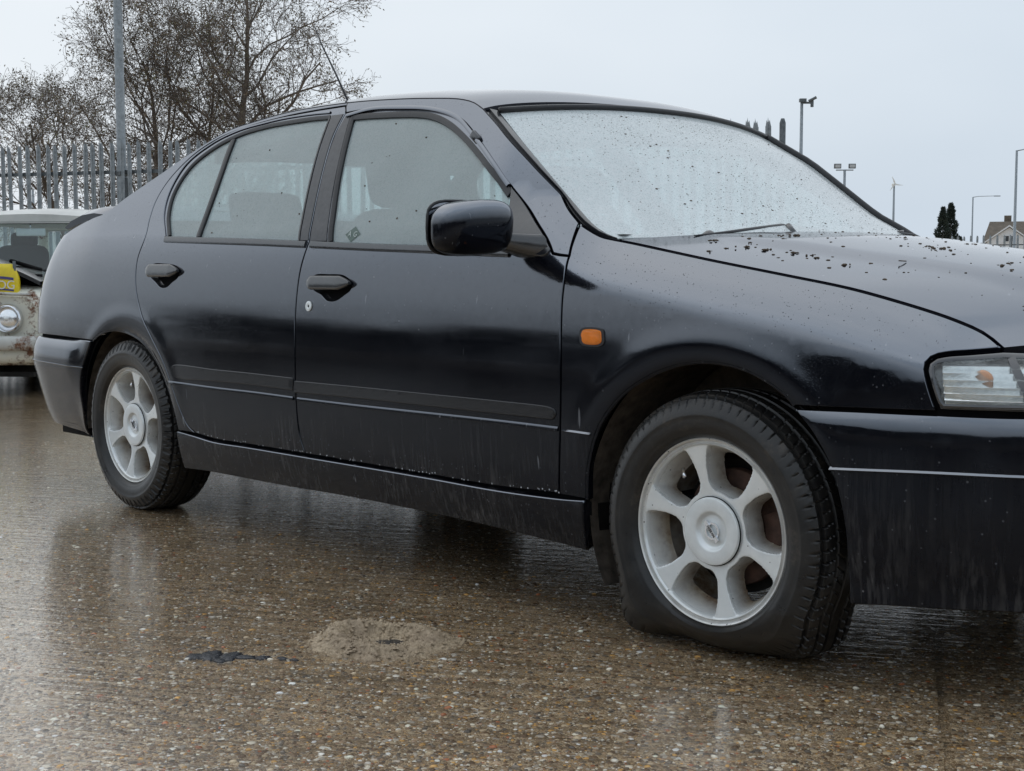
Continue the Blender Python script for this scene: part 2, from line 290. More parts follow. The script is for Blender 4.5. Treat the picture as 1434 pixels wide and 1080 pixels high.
class Pchip:
    def __init__(s,x,y):
        x=np.array(x,float);y=np.array(y,float);h=np.diff(x);d=np.diff(y)/h;m=np.zeros(len(x))
        m[0]=d[0];m[-1]=d[-1]
        for i in range(1,len(x)-1):
            if d[i-1]*d[i]>0:
                w1=2*h[i]+h[i-1];w2=h[i]+2*h[i-1];m[i]=(w1+w2)/(w1/d[i-1]+w2/d[i])
        s.x,s.y,s.m=x,y,m
    def __call__(s,v):
        v=np.asarray(v,float);vc=np.clip(v,s.x[0],s.x[-1]);i=np.clip(np.searchsorted(s.x,vc)-1,0,len(s.x)-2)
        h=s.x[i+1]-s.x[i];t=(vc-s.x[i])/h
        r=(2*t**3-3*t*t+1)*s.y[i]+(t**3-2*t*t+t)*h*s.m[i]+(-2*t**3+3*t*t)*s.y[i+1]+(t**3-t*t)*h*s.m[i+1]
        return r+np.where(v<s.x[0],(v-s.x[0])*s.m[0],0)+np.where(v>s.x[-1],(v-s.x[-1])*s.m[-1],0)
DZ=Pchip([.05,.12,.19,.26,.34,.43,.50,.58,.66,.74,.82,.89,.95,1.0,1.1,1.2,1.3,1.36,1.42],
         [.10,.070,.044,.024,.011,.004,.001,.0,.003,.0105,.022,.036,.055,.079,.130,.188,.252,.295,.350])
ZTOP=Pchip([-1.2,-.6,-.40,-.25,-.11,.087,.266,.432,.52,.60,.70,1.7],[1.10,1.0,.925,.896,.872,.84,.81,.771,.745,.715,.70,.70])
def sstep(a,b,x):
    t=np.clip((x-a)/(b-a),0,1);return t*t*(3-2*t)
ARCHES=((0.0,.300,.345),(-2.6,.300,.335))
def D(u,z):
    u=np.asarray(u,float);z=np.asarray(z,float)
    d=DZ(np.minimum(z,1.45))
    zt=ZTOP(u);q=np.clip((z-(zt-.115))/.115,0,1.3)
    wf=sstep(-.85,-.30,u)
    d=d+wf*(.105*q**2.3)
    # rear: above the bumper the tail leans in a little more
    wr=sstep(-2.9,-3.6,u)
    d=d+wr*.05*np.clip((z-.70)/.3,0,3)**1.5
    for ax,az,ar in ARCHES:
        r=np.hypot(u-ax,z-az)-ar
        up=sstep(.30,.50,z)
        d=d-up*.0022*np.exp(-((r-.055)/.030)**2)+up*.007*np.exp(-np.clip(r,0,9)/.012)
    return d
def P(u,z,mod=None):
    """point on the near (right hand) side of the body"""
    u=np.asarray(u,float);z=np.asarray(z,float)
    d=D(u,z) if mod is None else mod(u,z)
    x=np.interp(u,_us,_px)-np.interp(u,_us,_nx)*d; w=np.interp(u,_us,_pw)-np.interp(u,_us,_nw)*d
    return np.stack([x,-w,z+0*x],-1)
def N(u,z,mod=None,e=2e-3):
    a=P(u+e,z,mod)-P(u-e,z,mod); b=P(u,z+e,mod)-P(u,z-e,mod)
    n=np.cross(a,b); return n/np.linalg.norm(n,axis=-1,keepdims=True)
# bumper skins stand proud of the body and have their own section
_DBF=Pchip([.10,.165,.185,.20,.23,.30,.42,.50,.545,.575,.60],[.11,.05,.024,.021,.018,.006,-.003,-.003,-.001,.009,.040])
_DBR=Pchip([.10,.17,.20,.25,.34,.44,.50,.545,.575,.60],[.16,.115,.085,.05,.02,-.004,-.016,-.012,-.001,.035])
def MBF(u,z): 
    r=np.hypot(u,z-.30)-.345
    return _DBF(z)+.010*np.exp(-np.clip(r,0,9)/.014)
def MBR(u,z):
    w=sstep(-2.88,-3.05,u)
    return (_DBR(z))*w+(1-w)*D(u,z)
def MSILL(u,z): return DZ(z)-.006*sstep(.322,.300,z)+.000

# ------------------------------------------------------------------ helpers
def link(name,me,m=None,parent=None):
    o=bpy.data.objects.new(name,me); COL.objects.link(o)
    if m is not None:
        for k in (m if isinstance(m,(list,tuple)) else [m]): me.materials.append(M[k] if isinstance(k,str) else k)
    if parent is not None: o.parent=parent
    return o
def mesh(name,V,Fc,m=None,parent=None,smooth=True,normals=None,mi=None):
    me=bpy.data.meshes.new(name); me.from_pydata([tuple(map(float,v)) for v in V],[],[tuple(map(int,f)) for f in Fc])
    if smooth: me.polygons.foreach_set('use_smooth',[True]*len(me.polygons))
    o=link(name,me,m,parent)
    if mi is not None: me.polygons.foreach_set('material_index',mi)
    me.update()
    if normals is not None: me.normals_split_custom_set_from_vertices([tuple(map(float,v)) for v in normals])
    return o
def empty(name,loc=(0,0,0),rz=0,parent=None):
    o=bpy.data.objects.new(name,None); COL.objects.link(o); o.location=loc; o.rotation_euler=(0,0,rz); o.empty_display_size=.1
    if parent is not None: o.parent=parent
    return o
def tag(o,label=None,cat=None,group=None,kind=None):
    if label: o['label']=label
    if cat: o['category']=cat
    if group: o['group']=group
    if kind: o['kind']=kind
    return o
class MB:
    def __init__(s): s.V=[];s.F=[]
    def add(s,V,Fc):
        b=len(s.V); s.V+= [tuple(v) for v in V]; s.F+=[tuple(i+b for i in f) for f in Fc]
    def box(s,c,d,rot=None):
        c=Vector(c); V=[]
        for x in(-.5,.5):
            for y in(-.5,.5):
                for z in(-.5,.5):
                    v=Vector((x*d[0],y*d[1],z*d[2])); V.append(tuple(c+(rot@v if rot else v)))
        s.add(V,[(0,1,3,2),(4,6,7,5),(0,4,5,1),(2,3,7,6),(0,2,6,4),(1,5,7,3)])
    def tube(s,pts,r,n=8,cap=True):
        pts=[Vector(p) for p in pts]; rr=r if isinstance(r,(list,tuple)) else [r]*len(pts); V=[];Fc=[]
        up=Vector((0,0,1)); 
        for i,p in enumerate(pts):
            t=(pts[min(i+1,len(pts)-1)]-pts[max(i-1,0)]).normalized()
            a=t.cross(up if abs(t.z)<.95 else Vector((1,0,0))).normalized(); b=t.cross(a)
            for k in range(n):
                an=2*math.pi*k/n; V.append(p+(a*math.cos(an)+b*math.sin(an))*rr[i])
        for i in range(len(pts)-1):
            for k in range(n): Fc.append((i*n+k,i*n+(k+1)%n,(i+1)*n+(k+1)%n,(i+1)*n+k))
        if cap: Fc.append(tuple(range(n))[::-1]); Fc.append(tuple((len(pts)-1)*n+k for k in range(n)))
        s.add(V,Fc)
    def lathe(s,prof,c=(0,0,0),axis='z',n=32,a0=0,a1=2*math.pi):
        full=abs(a1-a0-2*math.pi)<1e-6; m=n if full else n+1; V=[];Fc=[]; k=len(prof)
        for i in range(m):
            a=a0+(a1-a0)*i/n; ca,sa=math.cos(a),math.sin(a)
            for (r,h) in prof:
                if axis=='z': v=(r*ca,r*sa,h)
                elif axis=='y': v=(r*ca,h,r*sa)
                else: v=(h,r*ca,r*sa)
                V.append((v[0]+c[0],v[1]+c[1],v[2]+c[2]))
        for i in range(n):
            j=(i+1)%m
            for q in range(k-1): Fc.append((i*k+q,j*k+q,j*k+q+1,i*k+q+1))
        s.add(V,Fc)
    def build(s,name,m=None,parent=None,smooth=True,recalc=True,bevel=0,auto=None):
        bm=bmesh.new(); vs=[bm.verts.new(v) for v in s.V]
        for f in s.F:
            try: bm.faces.new([vs[i] for i in f])
            except ValueError: pass
        bmesh.ops.remove_doubles(bm,verts=bm.verts,dist=1e-6)
        if bevel: bmesh.ops.bevel(bm,geom=list(bm.edges),offset=bevel,segments=2,affect='EDGES',profile=.6)
        if recalc: bmesh.ops.recalc_face_normals(bm,faces=bm.faces)
        me=bpy.data.meshes.new(name); bm.to_mesh(me); bm.free()
        if smooth: me.polygons.foreach_set('use_smooth',[True]*len(me.polygons))
        if auto is not None: me.set_sharp_from_angle(angle=rad(auto))
        return link(name,me,m,parent)
def grid_faces(nr,nc,closed=False):
    Fc=[]
    for i in range(nr-1):
        for j in range(nc if closed else nc-1): Fc.append((i*nc+j,i*nc+(j+1)%nc,(i+1)*nc+(j+1)%nc,(i+1)*nc+j))
    return Fc
# ---- panels on the body surface --------------------------------------------------
def resample(L,step=.012):
    L=np.asarray(L,float); s=np.r_[0,np.cumsum(np.linalg.norm(np.diff(L,axis=0),axis=1))]
    n=max(1,int(round(s[-1]/step))); t=np.linspace(0,s[-1],n+1); return np.stack([np.interp(t,s,L[:,k]) for k in range(L.shape[1])],1)
def smooth_curve(L,step=.012): 
    return resample(catmull(L,10),step) if len(L)>2 else resample(L,step)
def outline(*parts,step=.012):
    out=[]
    for p in parts:
        c=smooth_curve(p,step)
        if out and np.linalg.norm(out[-1][-1]-c[0])<1e-3: c=c[1:]
        if len(c): out.append(c)
    o=np.concatenate(out)
    if np.linalg.norm(o[0]-o[-1])<2e-3: o=o[:-1]
    keep=[0]
    for i in range(1,len(o)):
        if np.linalg.norm(o[i]-o[keep[-1]])>2e-3: keep.append(i)
    return o[keep]
def area(o): return .5*np.sum(o[:,0]*np.roll(o[:,1],-1)-np.roll(o[:,0],-1)*o[:,1])
def offset(o,d):
    """positive d moves a counter-clockwise outline inwards"""
    a=o-np.roll(o,1,0); b=np.roll(o,-1,0)-o
    a/=np.maximum(np.linalg.norm(a,axis=1,keepdims=True),1e-9); b/=np.maximum(np.linalg.norm(b,axis=1,keepdims=True),1e-9)
    na=np.stack([-a[:,1],a[:,0]],1); nb=np.stack([-b[:,1],b[:,0]],1)
    n=na+nb; l2=np.maximum((n*n).sum(1,keepdims=True),.6); return o+n*(2*d/l2)
def inside(pts,o):
    x,y=pts[:,0],pts[:,1]; c=np.zeros(len(pts),bool); x1,y1=o[:,0],o[:,1]; x2,y2=np.roll(x1,-1),np.roll(y1,-1)
    for i in range(len(o)):
        m=((y1[i]>y)!=(y2[i]>y)); 
        if m.any(): c[m]^=x[m]<(x2[i]-x1[i])*(y[m]-y1[i])/(y2[i]-y1[i]+1e-15)+x1[i]
    return c
def far_from(pts,o,d):
    k=np.ones(len(pts),bool)
    for i in range(0,len(pts),2000):
        q=pts[i:i+2000]; k[i:i+2000]=(((q[:,None,:]-o[None])**2).sum(-1).min(1)>d*d)
    return k
def tri2d(loops,step):
    allp=np.concatenate(loops); lo,hi=allp.min(0),allp.max(0)
    gx,gy=np.meshgrid(np.arange(lo[0]+step/2,hi[0],step),np.arange(lo[1]+step/2,hi[1],step)); g=np.stack([gx.ravel(),gy.ravel()],1)
    fx,fz=np.meshgrid(np.arange(lo[0]+step/4,hi[0],step/2.4),np.arange(lo[1]+step/4,hi[1],step/2.4)); g_=np.stack([fx.ravel(),fz.ravel()],1)
    near=lambda q:np.logical_or(*[np.abs(np.hypot(q[:,0]-a[0],q[:,1]-a[1])-a[2]-.04)<.075 for a in ARCHES])
    if step<.03: g=np.concatenate([g[~near(g)],g_[near(g_)]])
    k=inside(g,loops[0])
    for h in loops[1:]: k&=~inside(g,h)
    g=g[k]; g=g[far_from(g,allp,step*.36)]
    V=[Vector(p) for p in np.concatenate([allp,g])]; E=[];b=0
    for l in loops:
        n=len(l); E+=[(b+i,b+(i+1)%n) for i in range(n)]; b+=n
    v,e,f,ov,oe,of=delaunay_2d_cdt(V,E,[],1,1e-7)
    # map back to the input order
    mp=[None]*len(v)
    for i,o in enumerate(ov): mp[i]=o[0] if o else None
    ext=[]; n0=len(V); idx=[]
    for i,o in enumerate(mp):
        if o is None: ext.append(tuple(v[i])); idx.append(n0+len(ext)-1)
        else: idx.append(o)
    P2=np.array([tuple(p) for p in V]+ext); T=[tuple(idx[i] for i in q) for q in f]
    T=[t for t in T if len(set(t))>2]
    cen=np.array([P2[list(t)].mean(0) for t in T]); k=inside(cen,loops[0])
    for h_ in loops[1:]: k&=~inside(cen,h_)
    return P2,[t for t,q in zip(T,k) if q]
def panel(name,loops,m='paint',parent=None,mod=None,lift=0.,gap=.0022,rnd=.0022,depth=.016,step=.026,dome=None,openrim=False):
    """a sheet on the body surface with a rolled edge; loops = [outer, holes...] in (u,z)"""
    L=[]
    for i,o in enumerate(loops):
        o=np.asarray(o); ccw=area(o)>0
        if (i==0)!=ccw: o=o[::-1]
        L.append(o)                                    # holes run clockwise: positive offset moves into the sheet
    g=[gap if k==0 else 0.0 for k in range(len(L))]
    r0=[offset(o,g[k]+rnd) for k,o in enumerate(L)]
    P2,T=tri2d(r0,step)
    base=P(P2[:,0],P2[:,1],mod); nn=N(P2[:,0],P2[:,1],mod)
    h=lift
    if dome is not None: h=lift+dome(P2,r0[0])[:,None]
    V=base+nn*h; NV=nn.copy(); V=list(V);NV=list(NV);Fc=list(T)
    b=0
    for k,o in enumerate(L):
        n=len(o); edge=offset(o,g[k]); lat2=edge-r0[k]
        Pe=P(edge[:,0],edge[:,1],mod); ne=N(edge[:,0],edge[:,1],mod); lat=Pe-P(r0[k][:,0],r0[k][:,1],mod); lat/=np.maximum(np.linalg.norm(lat,axis=1,keepdims=True),1e-9)
        i1=len(V); V+=list(Pe+ne*(lift-rnd)); NV+=list((lat+ne*.25)/np.linalg.norm(lat+ne*.25,axis=1,keepdims=True))
        i2=len(V); V+=list(Pe+ne*(lift-depth)); NV+=list(lat)
        for i in range(n):
            j=(i+1)%n
            Fc.append((b+j,b+i,i1+i,i1+j)); Fc.append((i1+j,i1+i,i2+i,i2+j))
        b+=n
    V=np.array(V);NV=np.array(NV)
    # make the winding agree with the wanted normals
    F2=[]
    for q in Fc:
        c=np.cross(V[q[1]]-V[q[0]],V[q[2]]-V[q[0]]); 
        F2.append(q if np.dot(c,NV[q[0]]+NV[q[1]]+NV[q[2]])>=0 else q[::-1])
    return mesh(name,V,F2,m,parent,True,NV)
def sweep(name,path,prof,m,parent=None,mod=None,closed=False,step=.015):
    """carry a small section (s across, h out) along a (u,z) path on the body"""
    c=smooth_curve(path,step) if not closed else np.asarray(path)
    t=np.roll(c,-1,0)-np.roll(c,1,0)
    if not closed: t[0]=c[1]-c[0]; t[-1]=c[-1]-c[-2]
    t/=np.linalg.norm(t,axis=1,keepdims=True); nrm=np.stack([-t[:,1],t[:,0]],1)
    V=[];k=len(prof)
    for s,h in prof:
        q=c+nrm*s; V.append(P(q[:,0],q[:,1],mod)+N(q[:,0],q[:,1],mod)*h)
    V=np.stack(V,1).reshape(-1,3); n=len(c); Fc=[]
    for i in range(n if closed else n-1):
        j=(i+1)%n
        for a in range(k-1): Fc.append((i*k+a,j*k+a,j*k+a+1,i*k+a+1))
    if not closed: Fc+= [tuple(range(k)),tuple((n-1)*k+a for a in range(k))[::-1]]
    mb=MB(); mb.add(V,Fc); return mb.build(name,m,parent,auto=50)
def seal_prof(w,h): return [(-w/2,-.004),(-w/2,h*.6),(-w/4,h),(w/4,h),(w/2,h*.6),(w/2,-.004)]
# ------------------------------------------------------------------ the black saloon
CAR=empty('parked_car',(0,0,0)); tag(CAR,'black saloon car with a flat front tyre and misted windows, dirty and wet','car')
MIRROR=[]                                    # parts repeated on the far side
def mir(o): MIRROR.append(o); return o
# outlines measured on the body surface, (length, height) in metres
T_ROOF=[(-0.9676,1.2872),(-1.0238,1.3106),(-1.0978,1.3278),(-1.2504,1.3443),(-1.3939,1.3556),(-1.619,1.3676),(-1.8517,1.3698),(-2.0133,1.3644),(-2.1647,1.3496),(-2.3257,1.3268),(-2.4931,1.264),(-2.6471,1.1924),(-2.8395,1.109),(-2.9338,1.0618)]
T_REAR=[(UREAR,.975),(-4.0,.975),(-3.62,.975),(-3.47,.978),(-3.36,.990),(-3.22,1.018),(-3.05,1.046),(-2.9338,1.0618)]
T_PIL=[(-0.9676,1.2872),(-0.8529,1.2223),(-0.7414,1.1487),(-0.6604,1.0863),(-0.5579,1.0051),(-0.4986,0.9662)]
A_BASE=[(-0.4986,0.9662),(-0.4699,0.9516),(-0.4178,0.93),(-0.3742,0.9209)]
SHUT_B=[(-0.3742,0.9209),(-0.2263,0.8957),(-0.0848,0.872),(0.1135,0.8407),(0.2931,0.8106),(0.4634,0.7711),(0.5474,0.7469),(0.6089,0.7231),(0.6449,0.702)]
SHUT_F=[(-0.444,0.3121),(-0.4291,0.4747),(-0.4258,0.611),(-0.4363,0.7791),(-0.4374,0.838),(-0.4488,0.8836)]
SHUT_F2=[(-0.4488,0.8836),(-0.4713,0.9234),(-0.4986,0.9662)]
D_SAIL=[(-0.4488,0.8836),(-0.4723,0.8855),(-0.4959,0.8891)]
D_TOPF=[(-0.4959,0.8891),(-0.5335,0.924),(-0.625,0.9878),(-0.7347,1.0608),(-0.8259,1.132),(-0.9337,1.2027),(-1.0449,1.2633),(-1.1831,1.3019),(-1.3653,1.3243),(-1.5309,1.3344),(-1.6424,1.3326)]
SEAM=[(-1.6424,1.3326),(-1.6353,1.2592),(-1.5755,1.09),(-1.5217,0.9327)]
SEAM2=[(-1.5217,0.9327),(-1.5392,0.8448),(-1.5408,0.7399),(-1.5331,0.5931),(-1.534,0.4873),(-1.532,0.3979),(-1.5244,0.3492),(-1.5077,0.3056)]
D_BOTF=[(-1.5077,0.3056),(-1.2536,0.3062),(-0.9366,0.3064),(-0.6552,0.3065),(-0.4632,0.3133),(-0.444,0.3121)]
D_BOTR=[(-1.5077,0.3056),(-1.8115,0.3048),(-2.0249,0.3034),(-2.1394,0.3121)]
D_REAR=[(-2.1394,0.3121),(-2.1882,0.3366),(-2.235,0.4027),(-2.2694,0.4629),(-2.3197,0.5419),(-2.3949,0.6185),(-2.4793,0.7037),(-2.534,0.7939),(-2.55,0.8804),(-2.5372,0.9597),(-2.5625,1.0228),(-2.5765,1.089),(-2.5592,1.1597),(-2.4873,1.2405),(-2.3805,1.295),(-2.2291,1.327),(-1.9926,1.3503),(-1.836,1.3563),(-1.668,1.358)]
SILL_T=[(-2.252,0.3118),(-2.1417,0.3047),(-2.0272,0.2961),(-1.8135,0.2978),(-1.5094,0.2989),(-1.2551,0.2999),(-0.9378,0.3004),(-0.6565,0.299),(-0.4451,0.3049),(-0.354,0.311)]
SILL_B=[(-2.2588,0.1798),(-2.078,0.1875),(-1.6582,0.1912),(-1.2903,0.1988),(-0.8228,0.1973),(-0.433,0.1861),(-0.3721,0.1829)]
ARCH_R=[(-2.252,0.3118),(-2.2683,0.3735),(-2.3211,0.4641),(-2.3842,0.5383),(-2.472,0.5957),(-2.5824,0.6263),(-2.6892,0.6329),(-2.7779,0.6198),(-2.8455,0.5914)]
BMP_RT=[(-2.8455,0.5914),(-2.9158,0.5938)]+[(-3.15,.590),(-3.40,.590),(-3.62,.588),(UREAR,.588)]
BMP_RA=[(-2.8455,0.5914),(-2.9229,0.4909),(-2.9618,0.4086),(-2.9829,0.3202),(-3.0261,0.2497),(-3.0364,0.2083)]
ARCH_F=[(-0.354,0.311),(-0.3457,0.3804),(-0.3242,0.45),(-0.2887,0.5113),(-0.2231,0.5733),(-0.1302,0.6236),(-0.0496,0.6466),(0.0286,0.652),(0.1043,0.6424),(0.1684,0.6193),(0.213,0.5943),(0.2317,0.5752)]
BMP_FA=[(0.2244,0.5709),(0.2758,0.5264),(0.3215,0.4574),(0.3408,0.3962),(0.3518,0.3323),(0.3542,0.2518),(0.3544,0.1821)]
HL_SIDE=[(0.6451,0.7008),(0.5823,0.6971),(0.5388,0.6935),(0.5164,0.6868),(0.5066,0.6736),(0.5117,0.6459),(0.5227,0.6127),(0.5343,0.5836)]
HL_SIDE[0]=SHUT_B[-1]
SHUT_B,T_PIL,A_BASE=list(SHUT_B),list(T_PIL),list(A_BASE)
FEN_BOT=[(0.5343,0.5836),(0.3753,0.5794),(0.2984,0.5772),(0.2317,0.5752)]
WIN_R=[(-2.3723,0.9619),(-2.4444,1.0396),(-2.4735,1.1204),(-2.4498,1.2052),(-2.3536,1.2703),(-2.2303,1.3071),(-2.0923,1.324),(-1.9697,1.329),(-1.8088,1.3303),(-1.7166,1.3273)]
WIN_R2=[(-1.7166,1.3273),(-1.6839,1.2241),(-1.6333,1.0924),(-1.5749,0.9356)]
WIN_F=[(-1.4195,0.9292),(-1.4661,1.0324),(-1.5261,1.1635),(-1.5948,1.3172)]
WIN_FT=[(-1.5948,1.3172),(-1.4581,1.3125),(-1.2063,1.2912),(-1.0935,1.259),(-0.9708,1.2014),(-0.8131,1.1086),(-0.7249,1.0455)]
WIN_FF=[(-0.7249,1.0455),(-0.6859,0.9892),(-0.6431,0.9043)]
zb=0.5836
# ---- skins
door_f=panel('front_door',[outline(SHUT_F,D_SAIL,D_TOPF,SEAM,SEAM2,D_BOTF),outline(WIN_F,WIN_FT,WIN_FF,[WIN_FF[-1],WIN_F[0]]),RECF:=outline([(-1.4755,0.8221),(-1.4598,0.8325),(-1.3928,0.8348),(-1.3159,0.831),(-1.2778,0.8112),(-1.278,0.7952),(-1.3055,0.7788),(-1.3438,0.7621),(-1.3854,0.7614),(-1.4202,0.7793),(-1.4626,0.7953),(-1.4755,0.8221)],step=.004)],parent=CAR)
door_r=panel('rear_door',[outline(SEAM,SEAM2,D_BOTR,D_REAR,[D_REAR[-1],SEAM[0]]),outline(WIN_R,WIN_R2,[WIN_R2[-1],WIN_R[0]]),RECR:=outline([(-2.4468,0.8507),(-2.4314,0.8653),(-2.3528,0.8676),(-2.2731,0.8603),(-2.2443,0.8437),(-2.2486,0.8248),(-2.2825,0.808),(-2.317,0.7911),(-2.3608,0.7906),(-2.4001,0.8096),(-2.4347,0.8264),(-2.4468,0.8507)],step=.004)],parent=CAR)
fender=panel('front_wing',[outline(A_BASE,SHUT_B,HL_SIDE,FEN_BOT,ARCH_F[::-1],[ARCH_F[0],SHUT_F[0]],SHUT_F,SHUT_F2)],parent=CAR,step=.022)
_tt=[tuple(p) for p in T_REAR]+[tuple(p) for p in T_ROOF[::-1][1:]]
side=panel('side_panel',[outline(_tt,T_PIL,SHUT_F2[::-1],D_SAIL,D_TOPF,[SEAM[0],D_REAR[-1]],D_REAR[::-1],[D_REAR[0],ARCH_R[0]],ARCH_R,[ARCH_R[-1],(-3.15,.596),(-3.40,.596),(-3.62,.594)],[(-3.62,.594),(UREAR,.594)],[(UREAR,.594),(UREAR,.975)])],parent=CAR,gap=.0018)
sill=panel('sill',[outline(SILL_T,[SILL_T[-1],SILL_B[-1]],SILL_B[::-1],[SILL_B[0],SILL_T[0]])],parent=CAR,mod=MSILL,lift=.004,gap=.001,rnd=.004,depth=.03)
bmf=panel('front_bumper',[outline(BMP_FA,[(0.3544,0.1821),(0.4487,0.1933),(0.5768,0.2021),(0.6965,0.208)]+[(.95,.195),(1.2,.195),(UFRONT,.195)],[(UFRONT,.195),(UFRONT,.585)],[(UFRONT,.585),(1.2,.588),(.95,.588)]+[(0.6852,0.5796),(0.5313,0.5783),(0.3707,0.5755),(0.2244,0.5709)])],parent=CAR,mod=MBF,lift=.004,depth=.03,rnd=.004)
bmr=panel('rear_bumper',[outline(BMP_RA,[BMP_RA[-1],(-3.05,.222),(-3.2,.232),(-3.5,.24),(UREAR,.24)],[(UREAR,.24),(UREAR,.588)],BMP_RT[::-1])],parent=CAR,mod=MBR,lift=.004,depth=.03,rnd=.005)
for o in (door_f,door_r,fender,side,sill,bmf,bmr): mir(o)
# thin body line that runs round the car
rib=[(-.0035,-.003),(-.003,.0036),(-.0008,.0042),(.0042,-.0012)]
rib2=[(-.0035,-.003),(-.003,.0048),(-.0012,.0054),(.0075,.0020),(.0085,-.002)]
mir(sweep('body_line',[(-2.2845,0.4715),(-1.9952,0.4684),(-1.744,0.469),(-1.5468,0.4673)],rib2,'paint',door_r))
mir(sweep('body_line',[(-1.5245,0.4667),(-1.2326,0.4669),(-0.9185,0.4692),(-0.6399,0.4712),(-0.434,0.4709)],rib2,'paint',door_f))
mir(sweep('body_line',[(-0.4196,0.4704),(-0.3779,0.4707),(-0.3286,0.4699)],rib,'paint',fender))
LFB=(0.3215,0.4574); LRB=(-2.9188,0.4884)
mir(sweep('body_line',[LFB,(0.5218,0.4676),(0.6876,0.4702),(1.0,0.4702),(UFRONT,0.4702)],[(a,h+.004) for a,h in rib],'paint',bmf,MBF))
mir(sweep('body_line',[LRB,(-3.2,LRB[1]+.004),(-3.5,LRB[1]+.006),(UREAR,LRB[1]+.006)],[(a,h+.004) for a,h in rib],'paint',bmr,MBR))
mir(sweep('arch_lip',ARCH_F,[(-.004,-.02),(-.004,-.003),(.000,-.0015),(.004,-.003),(.004,-.02)],'paint',fender))
mir(sweep('arch_lip',ARCH_R,[(-.004,-.02),(-.004,-.003),(.000,-.0015),(.004,-.003),(.004,-.02)],'paint',side))
# rubbing strips
def dist_to(P2,o):
    d=np.full(len(P2),9.); a=o;b=np.roll(o,-1,0)
    for i in range(len(o)):
        ab=b[i]-a[i]; t=np.clip(((P2-a[i])@ab)/(ab@ab+1e-12),0,1); d=np.minimum(d,np.linalg.norm(P2-a[i]-t[:,None]*ab,axis=1))
    return d
def round_dome(hh,rr): return lambda P2,o: hh*np.sqrt(np.clip(1-(1-np.clip(dist_to(P2,o)/rr,0,1))**2,0,1))
mo=outline([(-1.5356,0.5232),(-1.2294,0.5254),(-0.9161,0.5261),(-0.6381,0.5267),(-0.4665,0.5249),(-0.4472,0.5212)],[(-0.4472,0.5212),(-0.4401,0.5132),(-0.4428,0.501),(-0.4526,0.4934)],[(-0.4526,0.4934),(-0.639,0.4927),(-0.9173,0.492),(-1.2309,0.4912),(-1.5377,0.487)],[(-1.5377,0.487),(-1.5356,0.5232)],step=.008)
mir(panel('rubbing_strip',[mo],'strip',door_f,lift=.004,gap=0,rnd=.003,step=.007,dome=round_dome(.006,.008),depth=.012))
mo=outline([(-2.2619,0.5256),(-2.2441,0.5337),(-1.99,0.5329),(-1.7797,0.5331),(-1.5426,0.5313)],[(-1.5426,0.5313),(-1.5448,0.493)],[(-1.5448,0.493),(-1.7821,0.4953),(-1.9927,0.4938),(-2.2322,0.4914),(-2.2537,0.5022),(-2.2619,0.5256)],step=.008)
mir(panel('rubbing_strip',[mo],'strip',door_r,lift=.004,gap=0,rnd=.003,step=.007,dome=round_dome(.006,.008),depth=.012))
# windows
gf=outline(WIN_F,WIN_FT,WIN_FF,[WIN_FF[-1],WIN_F[0]]); gr=outline(WIN_R,WIN_R2,[WIN_R2[-1],WIN_R[0]])
def glass_panel(name,o,parent,m='glass',lift=-.007): 
    P2,T=tri2d([o],.03); V=P(P2[:,0],P2[:,1])+N(P2[:,0],P2[:,1])*lift; return mesh(name,V,T,m,parent,True,N(P2[:,0],P2[:,1]))
mir(glass_panel('window',gf,door_f)); mir(glass_panel('window',gr,door_r))
mir(sweep('window_seal',np.concatenate([smooth_curve(WIN_F),smooth_curve(WIN_FT)[1:]]),[(-.012,-.012),(-.011,-.001),(-.006,.001),(.001,.003),(.004,.0025),(.004,-.012)],'rubber',door_f))
mir(sweep('window_seal',np.concatenate([smooth_curve(WIN_R),smooth_curve(WIN_R2)[1:]]),[(-.009,-.012),(-.008,-.001),(-.004,.001),(.001,.002),(.003,.002),(.003,-.012)],'rubber',door_r))
# the pressed steel frame that stands round each door window
mir(sweep('window_frame',[(-1.6187,1.3192),(-1.5092,1.3302),(-1.3632,1.3219),(-1.1967,1.3031),(-1.0643,1.2689),(-0.9488,1.2077),(-0.8248,1.13),(-0.7417,1.0628)],[(-.006,-.004),(-.005,.006),(0,.0085),(.005,.006),(.006,-.004)],'paint',door_f))
mir(sweep('window_frame',[(-2.3904,0.9598),(-2.4701,1.0403),(-2.5024,1.1241),(-2.4848,1.2147),(-2.3809,1.2823),(-2.2519,1.3187),(-2.1038,1.3348),(-1.9837,1.3422),(-1.8219,1.3432),(-1.729,1.34)],[(-.004,-.003),(-.003,.003),(0,.0045),(.003,.003),(.004,-.003)],'paint',door_r))
mir(sweep('belt_trim',[(-2.385,0.9524),(-2.0615,0.9428),(-1.8034,0.9346),(-1.5326,0.9245)],[(-.011,-.006),(-.011,.004),(-.004,.007),(.007,.006),(.010,.000),(.010,-.008)],'trim',door_r))
mir(sweep('belt_trim',[(-1.5068,0.9242),(-1.212,0.9125),(-0.9597,0.904),(-0.7856,0.8967),(-0.6395,0.8919)],[(-.011,-.006),(-.011,.004),(-.004,.007),(.007,.006),(.010,.000),(.010,-.008)],'trim',door_f))
mir(sweep('quarter_bar',[(-2.1736,0.9562),(-2.1947,1.1089),(-2.2516,1.2886)],[(-.012,-.01),(-.012,.000),(-.006,.002),(.006,.002),(.012,.000),(.012,-.01)],'rubber',door_r))
pb=plain('satin_pillar',(.040,.041,.046),.3,0,60,.3,.1)
for pts,par in ((((424,337),(440,262),(456,205),(471,160)),door_r),(((440,339),(452,262),(466,200),(482,164)),door_f)):
    pass
